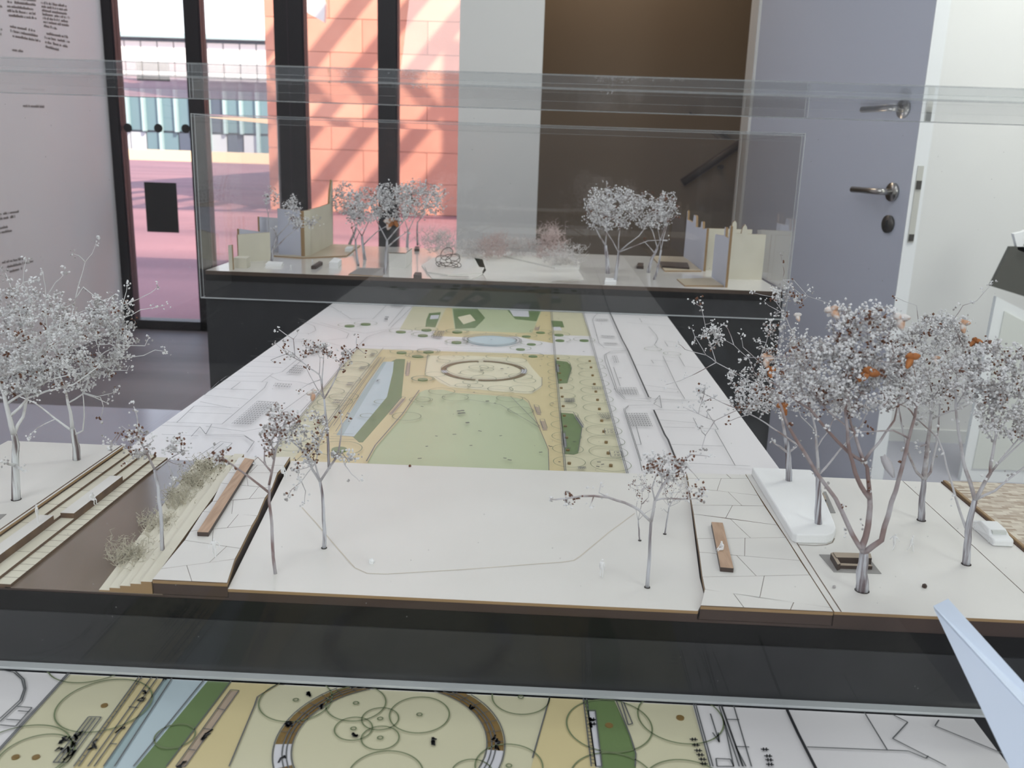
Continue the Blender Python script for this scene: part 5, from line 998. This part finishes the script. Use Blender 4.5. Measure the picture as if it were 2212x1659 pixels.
def plate(pts, dz, label, m_=None, z=ZS, cat='model plate', name='veneer_plate'):
    w = onp(pts, z); w = [(min(max(x, FX0+.004), FX1-.004), min(max(y, FY0+.004), FY1-.004)) for x, y in w]; b = MB(); b.prism(w, z, z+dz, 0, 1); return tag(b.build(name, [m_ or m_ven, m_ven if m_ is m_ven else m_plyedge]), label, cat)
plate([X4(-120, 960), X4(400, 955), X4(760, 775), X4(1090, 785), X4(820, 965), X4(300, 990)], .003, 'raised warm veneer pavement before the spired panel', m_warm)
plate([X5(1950, 297), X5(2080, 218), X5(2212, 222), (832, 581), (826, 598)], .0016, 'dark grey card rectangle at the front of the far model', m_mat)
plate([X3(1345, 742), X3(1560, 735), X3(1640, 785), X3(1395, 783)], .003, 'warm veneer pavement patch at the front right', m_warm)
plate([X3(1230, 560), X3(1345, 565), X3(1500, 690), X3(1270, 690), X3(1180, 590)], .003, 'warm veneer pavement along the toothed street panel', m_warm)
E1 = lambda x, y: (860+x*.19, 480+y*.19)
plate([E1(265, 500), E1(400, 410), E1(760, 400), E1(960, 430), E1(1000, 560), E1(960, 600), E1(840, 655), E1(380, 640)], .0022, 'white raised lawn plate left of centre on the far model', m_ven)
plate([E1(300, 520), E1(980, 540), E1(950, 600), E1(560, 622), E1(330, 590)], .006, 'white folded seating ledge at front centre', m_ven)
plate([E1(1190, 400), E1(1660, 350), E1(2070, 480), E1(2060, 540), E1(1780, 540)], .006, 'white wedge ramp right of centre', m_ven)
plate([E1(820, 330), E1(1900, 300), E1(2110, 650), E1(1680, 690), E1(1000, 660)], .0022, 'broad white plate in the middle of the far model', m_ven)
b = MB()
for k in range(3):
    w = onp([E1(440+k*60, 652+k*8), E1(560+k*60, 628+k*10), E1(800, 615+k*10)], ZS+.0065)
    for (x0, y0), (x1, y1) in zip(w, w[1:]): b.add([(x0, max(y0, FY0+.006), ZS+.0063), (x1, max(y1, FY0+.006), ZS+.0063), (x1, max(y1, FY0+.006)+.004, ZS+.0063), (x0, max(y0, FY0+.006)+.004, ZS+.0063)], [(0, 1, 2, 3)])
    w = onp([E1(1750+k*50, 695), E1(1840+k*60, 665+k*12), E1(2060, 655+k*14)], ZS+.003)
    for (x0, y0), (x1, y1) in zip(w, w[1:]): b.add([(x0, max(y0, FY0+.006), ZS+.003), (x1, max(y1, FY0+.006), ZS+.003), (x1, max(y1, FY0+.006)+.004, ZS+.003), (x0, max(y0, FY0+.006)+.004, ZS+.003)], [(0, 1, 2, 3)])
b.build('engraved_line', m_burn, fm)
# boxes
def fbox(pts, h_, label, m_=None, name='foam_box', cat='foam box'):
    w = onp(pts, ZS); b = MB(); b.prism([(x, max(y, FY0+.004)) for x, y in w], ZS, ZS+h_, 0, 0 if m_ is None else 0); o = b.build(name, [m_ or m_foam]); return tag(o, label, cat)
def kiosk(pts, h_, label):
    w = onp(pts, ZS); r = empty('model_kiosk', (w[0][0], w[0][1], ZS), label, 'model kiosk'); b = MB(); b.prism(w, ZS, ZS+h_); b.build('kiosk_body', [m_ven], r); b = MB(); b.prism(w, ZS+h_, ZS+h_+.002, 0, 1); b.build('kiosk_lid', [m_gloss, m_burn], r)
kiosk([(840, 578), (876, 579), (890, 567), (858, 564)], .036, 'white box kiosk with a burnt brown rim under the left trees')
fbox([(745, 546), (759, 546), (763, 541), (750, 541)], .012, 'small white foam block under the left trees')
fbox([(711, 579), (730, 580), (738, 571), (722, 568)], .014, 'rounded white foam lump near the front left of the far model')
fbox([(573, 576), (608, 577), (612, 571), (580, 569)], .006, 'flat white foam strip at the foot of the small far tree')
fbox([(1306, 614), (1331, 615), (1331, 608), (1308, 606)], .007, 'small white foam block at the foot of the right trees')
for pts, lab in (([(672, 579), (682, 579), (697, 570), (690, 568)], 'thin dark bench on the left pavement of the far model'), ([(893, 598), (911, 599), (911, 593), (897, 592)], 'dark bench at the front edge left of centre'), ([(895, 541), (906, 541), (906, 536), (897, 535)], 'dark bench behind the left trees'), ([(1375, 578), (1390, 579), (1390, 572), (1378, 571)], 'dark bench behind the right trees'), ([(1430, 578), (1489, 582), (1485, 571), (1424, 568)], 'long dark bicycle rack on the right pavement')):
    w = onp(pts, ZS+.003); b = MB(); b.prism(w, ZS, ZS+.008, 0); o = b.build('model_bench', [m_wal]); tag(o, lab, 'model bench')
for (x, y, lab) in ((628, 584, 'white figurine at the front left of the far model'), (675, 571, 'white figurine beside the thin dark bench on the far model')):
    figure('walk' if x < 650 else 'stand', P(x, y, ZS), 14, 1.0, lab)
# wire sculpture
r = empty('wire_sculpture', P(965, 577, ZS+.0072), 'dark wire sculpture of overlapping loops at centre left', 'sculpture')
for i, (x, y, rx, ry) in enumerate([(965, 548, 13, 12), (958, 563, 16, 10), (978, 558, 14, 9), (952, 572, 10, 7), (985, 570, 12, 7), (968, 573, 22, 5), (972, 562, 22, 12)]):
    Yc = P(965, 577, ZS+.0072).y+(i-3)*.006; b = MB(); c = V(x, y, Yc); s_ = Yc/FPX; rot = random.Random(i).uniform(-.5, .5)
    b.tube([c+Vector((rx*s_*math.cos(a*math.pi/12), .012*math.sin(a*math.pi/12+i), ry*s_*math.sin(a*math.pi/12)+rot*.01*math.cos(a*math.pi/12))) for a in range(25)], .0009, 6); b.build('wire_loop', m_wal, r, True)
# far trees
G2 = 'white sprayed trees on the far model'
def ftree(label, base, trunk, brs, blobs, seed, r0=.0045, brown=.05, leaves=(), z=ZS, **kw):
    tree('model_tree', label, base, z, trunk, r0, brs, blobs, seed, brown=brown, budr=.0026, nb=4, group=G2, depth=.05, twig_r=.0009, sides=4, leaves=leaves, ymin=2.103, ymax=2.725, dens=1.0, **kw)
ftree('small leaning white tree left of the spired panel', (586, 567), [X2(600, 600), X2(625, 510)], [[X2(625, 510), X2(700, 430), X2(800, 400), X2(900, 410), X2(930, 430)], [X2(600, 600), X2(690, 510), X2(780, 440)], [X2(640, 500), X2(600, 450)], [X2(720, 410), X2(740, 330), X2(745, 240)]], [(633, 448, 20, 28, 30, .03), (655, 480, 36, 14, 34, .03)], 41, z=ZS, r0=.0042)
ftree('thin white tree behind the small leaning one', (582, 548), [(581, 500), (580, 470)], [[(580, 470), (575, 430), (590, 410)], [(580, 460), (600, 420)]], [(588, 428, 18, 22, 18, .02)], 42, r0=.0018)
ftree('left group far tree with the leftmost crown', (754, 530), [(765, 505), (770, 490)], [[(770, 490), (745, 440), (735, 400)], [(770, 490), (780, 450), (770, 420)]], [(750, 430, 34, 38, 110, .05)], 43)
ftree('left group far tree with a forked dark trunk', (788, 561), [(784, 530), (782, 510)], [[(782, 510), (760, 470)], [(782, 510), (800, 470), (790, 430)], [(785, 530), (815, 500), (850, 480)]], [(790, 445, 44, 40, 130, .05)], 44)
ftree('left group far tree nearest the front edge', (774, 574), [(770, 545), (768, 520)], [[(768, 520), (760, 490)], [(768, 520), (785, 490)]], [(775, 455, 34, 26, 40, .04)], 45, r0=.0035)
ftree('left group far tree in the middle behind the kiosk', (831, 592), [(834, 550), (836, 520)], [[(836, 520), (815, 480), (805, 450)], [(836, 520), (870, 480), (890, 450)], [(836, 530), (880, 500)]], [(850, 435, 54, 44, 190, .06)], 46, leaves=[(842, 480, .016, 'p', 1, 0), (850, 478, .014, 'o', 2.2, 0)])
ftree('left group far tree right of the kiosk', (880, 555), [(880, 520), (882, 500)], [[(882, 500), (900, 460), (920, 430)], [(882, 500), (870, 450)]], [(905, 430, 48, 44, 170, .06)], 47)
ftree('left group far tree at the right of the group', (902, 530), [(901, 500), (902, 480)], [[(902, 480), (930, 450), (975, 430)], [(902, 480), (940, 420), (960, 410)]], [(940, 430, 34, 34, 50, .05)], 48, r0=.003)
ftree('right group far tree with fanning branches on a foam block', (1330, 606), [(1334, 570), (1336, 545)], [[(1336, 545), (1310, 500), (1290, 450), (1275, 420)], [(1336, 545), (1340, 490), (1345, 440)], [(1336, 545), (1380, 510), (1400, 480)], [(1336, 548), (1400, 520), (1440, 518)], [(1310, 500), (1312, 420), (1310, 392)]], [(1330, 450, 58, 48, 210, .06)], 49, z=ZS+.005)
ftree('right group far tree with a thick left trunk', (1313, 591), [(1312, 560), (1308, 530)], [[(1308, 530), (1285, 490), (1270, 450)], [(1308, 530), (1310, 460)]], [(1295, 450, 36, 48, 110, .05)], 50, r0=.0062)
ftree('right group far tree with a leaning dark trunk', (1400, 589), [(1408, 560), (1420, 535)], [[(1420, 535), (1410, 500), (1390, 470)], [(1420, 535), (1440, 480), (1450, 440)], [(1405, 545), (1390, 520)]], [(1400, 455, 44, 42, 130, .05)], 51, brown=.15)
ftree('right group far tree with the rightmost crown', (1413, 604), [(1424, 565), (1428, 540)], [[(1428, 540), (1440, 490), (1460, 430)], [(1428, 540), (1420, 490)]], [(1440, 450, 30, 42, 90, .05)], 52, brown=.15, r0=.0033)
YLIM = (FY0+.012, FY1-.015)
m_pk = mat('pinkish_grey_flock', (.62, .50, .48), .95); m_wf = mat('pale_grey_flock', (.70, .67, .66), .95)
for i, (x, y, rx, ry, hh, mm, lab) in enumerate([(950, 545, 34, 10, .075, m_wf, 'pale fluffy bush behind the wire sculpture'), (1020, 552, 26, 10, .05, m_wf, 'low pale fluffy bush in the centre'), (1068, 556, 30, 10, .075, m_pk, 'pinkish fluffy bush in front of the grey column'), (1115, 552, 24, 9, .06, m_wf, 'faint fluffy bush right of the pinkish one'), (1192, 556, 26, 9, .10, m_pk, 'tall pinkish fluffy bush on the white ramp'), (1215, 572, 40, 12, .06, m_wf, 'wide pale fluffy bush on the right ramp'), (1150, 545, 20, 8, .045, m_wf, 'small fluffy bush at the back of the ramp')]):
    shrub(x, y, ZS+.004, rx*1.3, ry*.8, 120, lab, 60+i, hgt=hh, name='fluffy_bush', m1=mm, m2=m_budb, group='fluffy bushes on the far model', dark=.05, r_=.0006, ylim=(FY0+.04, FY1-.04))

# ------------------------------------------------------------------ white board arm close to the camera
ta, tb, tc_ = V(2016, 1309, .53), V(2048, 1293, .53), V(2019, 1319, .528)
na, nb_, nc_ = V(2300, 1618, .36), V(2310, 1595, .36), V(2262, 1830, .34)
na = V(2212+130, 1525+143, .36); nb_ = V(2212+150, 1475+166, .375)
k_ = (ta+tb)/2; b = MB()
td = V(2050, 1318, .534); nd = V(2380, 1840, .36)
b.add([ta, tb, td, tc_, na, nb_, nd, nc_], [(0, 3, 2, 1), (4, 5, 6, 7), (0, 1, 5, 4), (1, 2, 6, 5), (2, 3, 7, 6), (3, 0, 4, 7)])
tag(b.build('board_arm', mat('smooth_white_foamboard', (.74, .84, 1.0), .7)), 'white tapering foam board arm rising at the lower right corner', 'board')
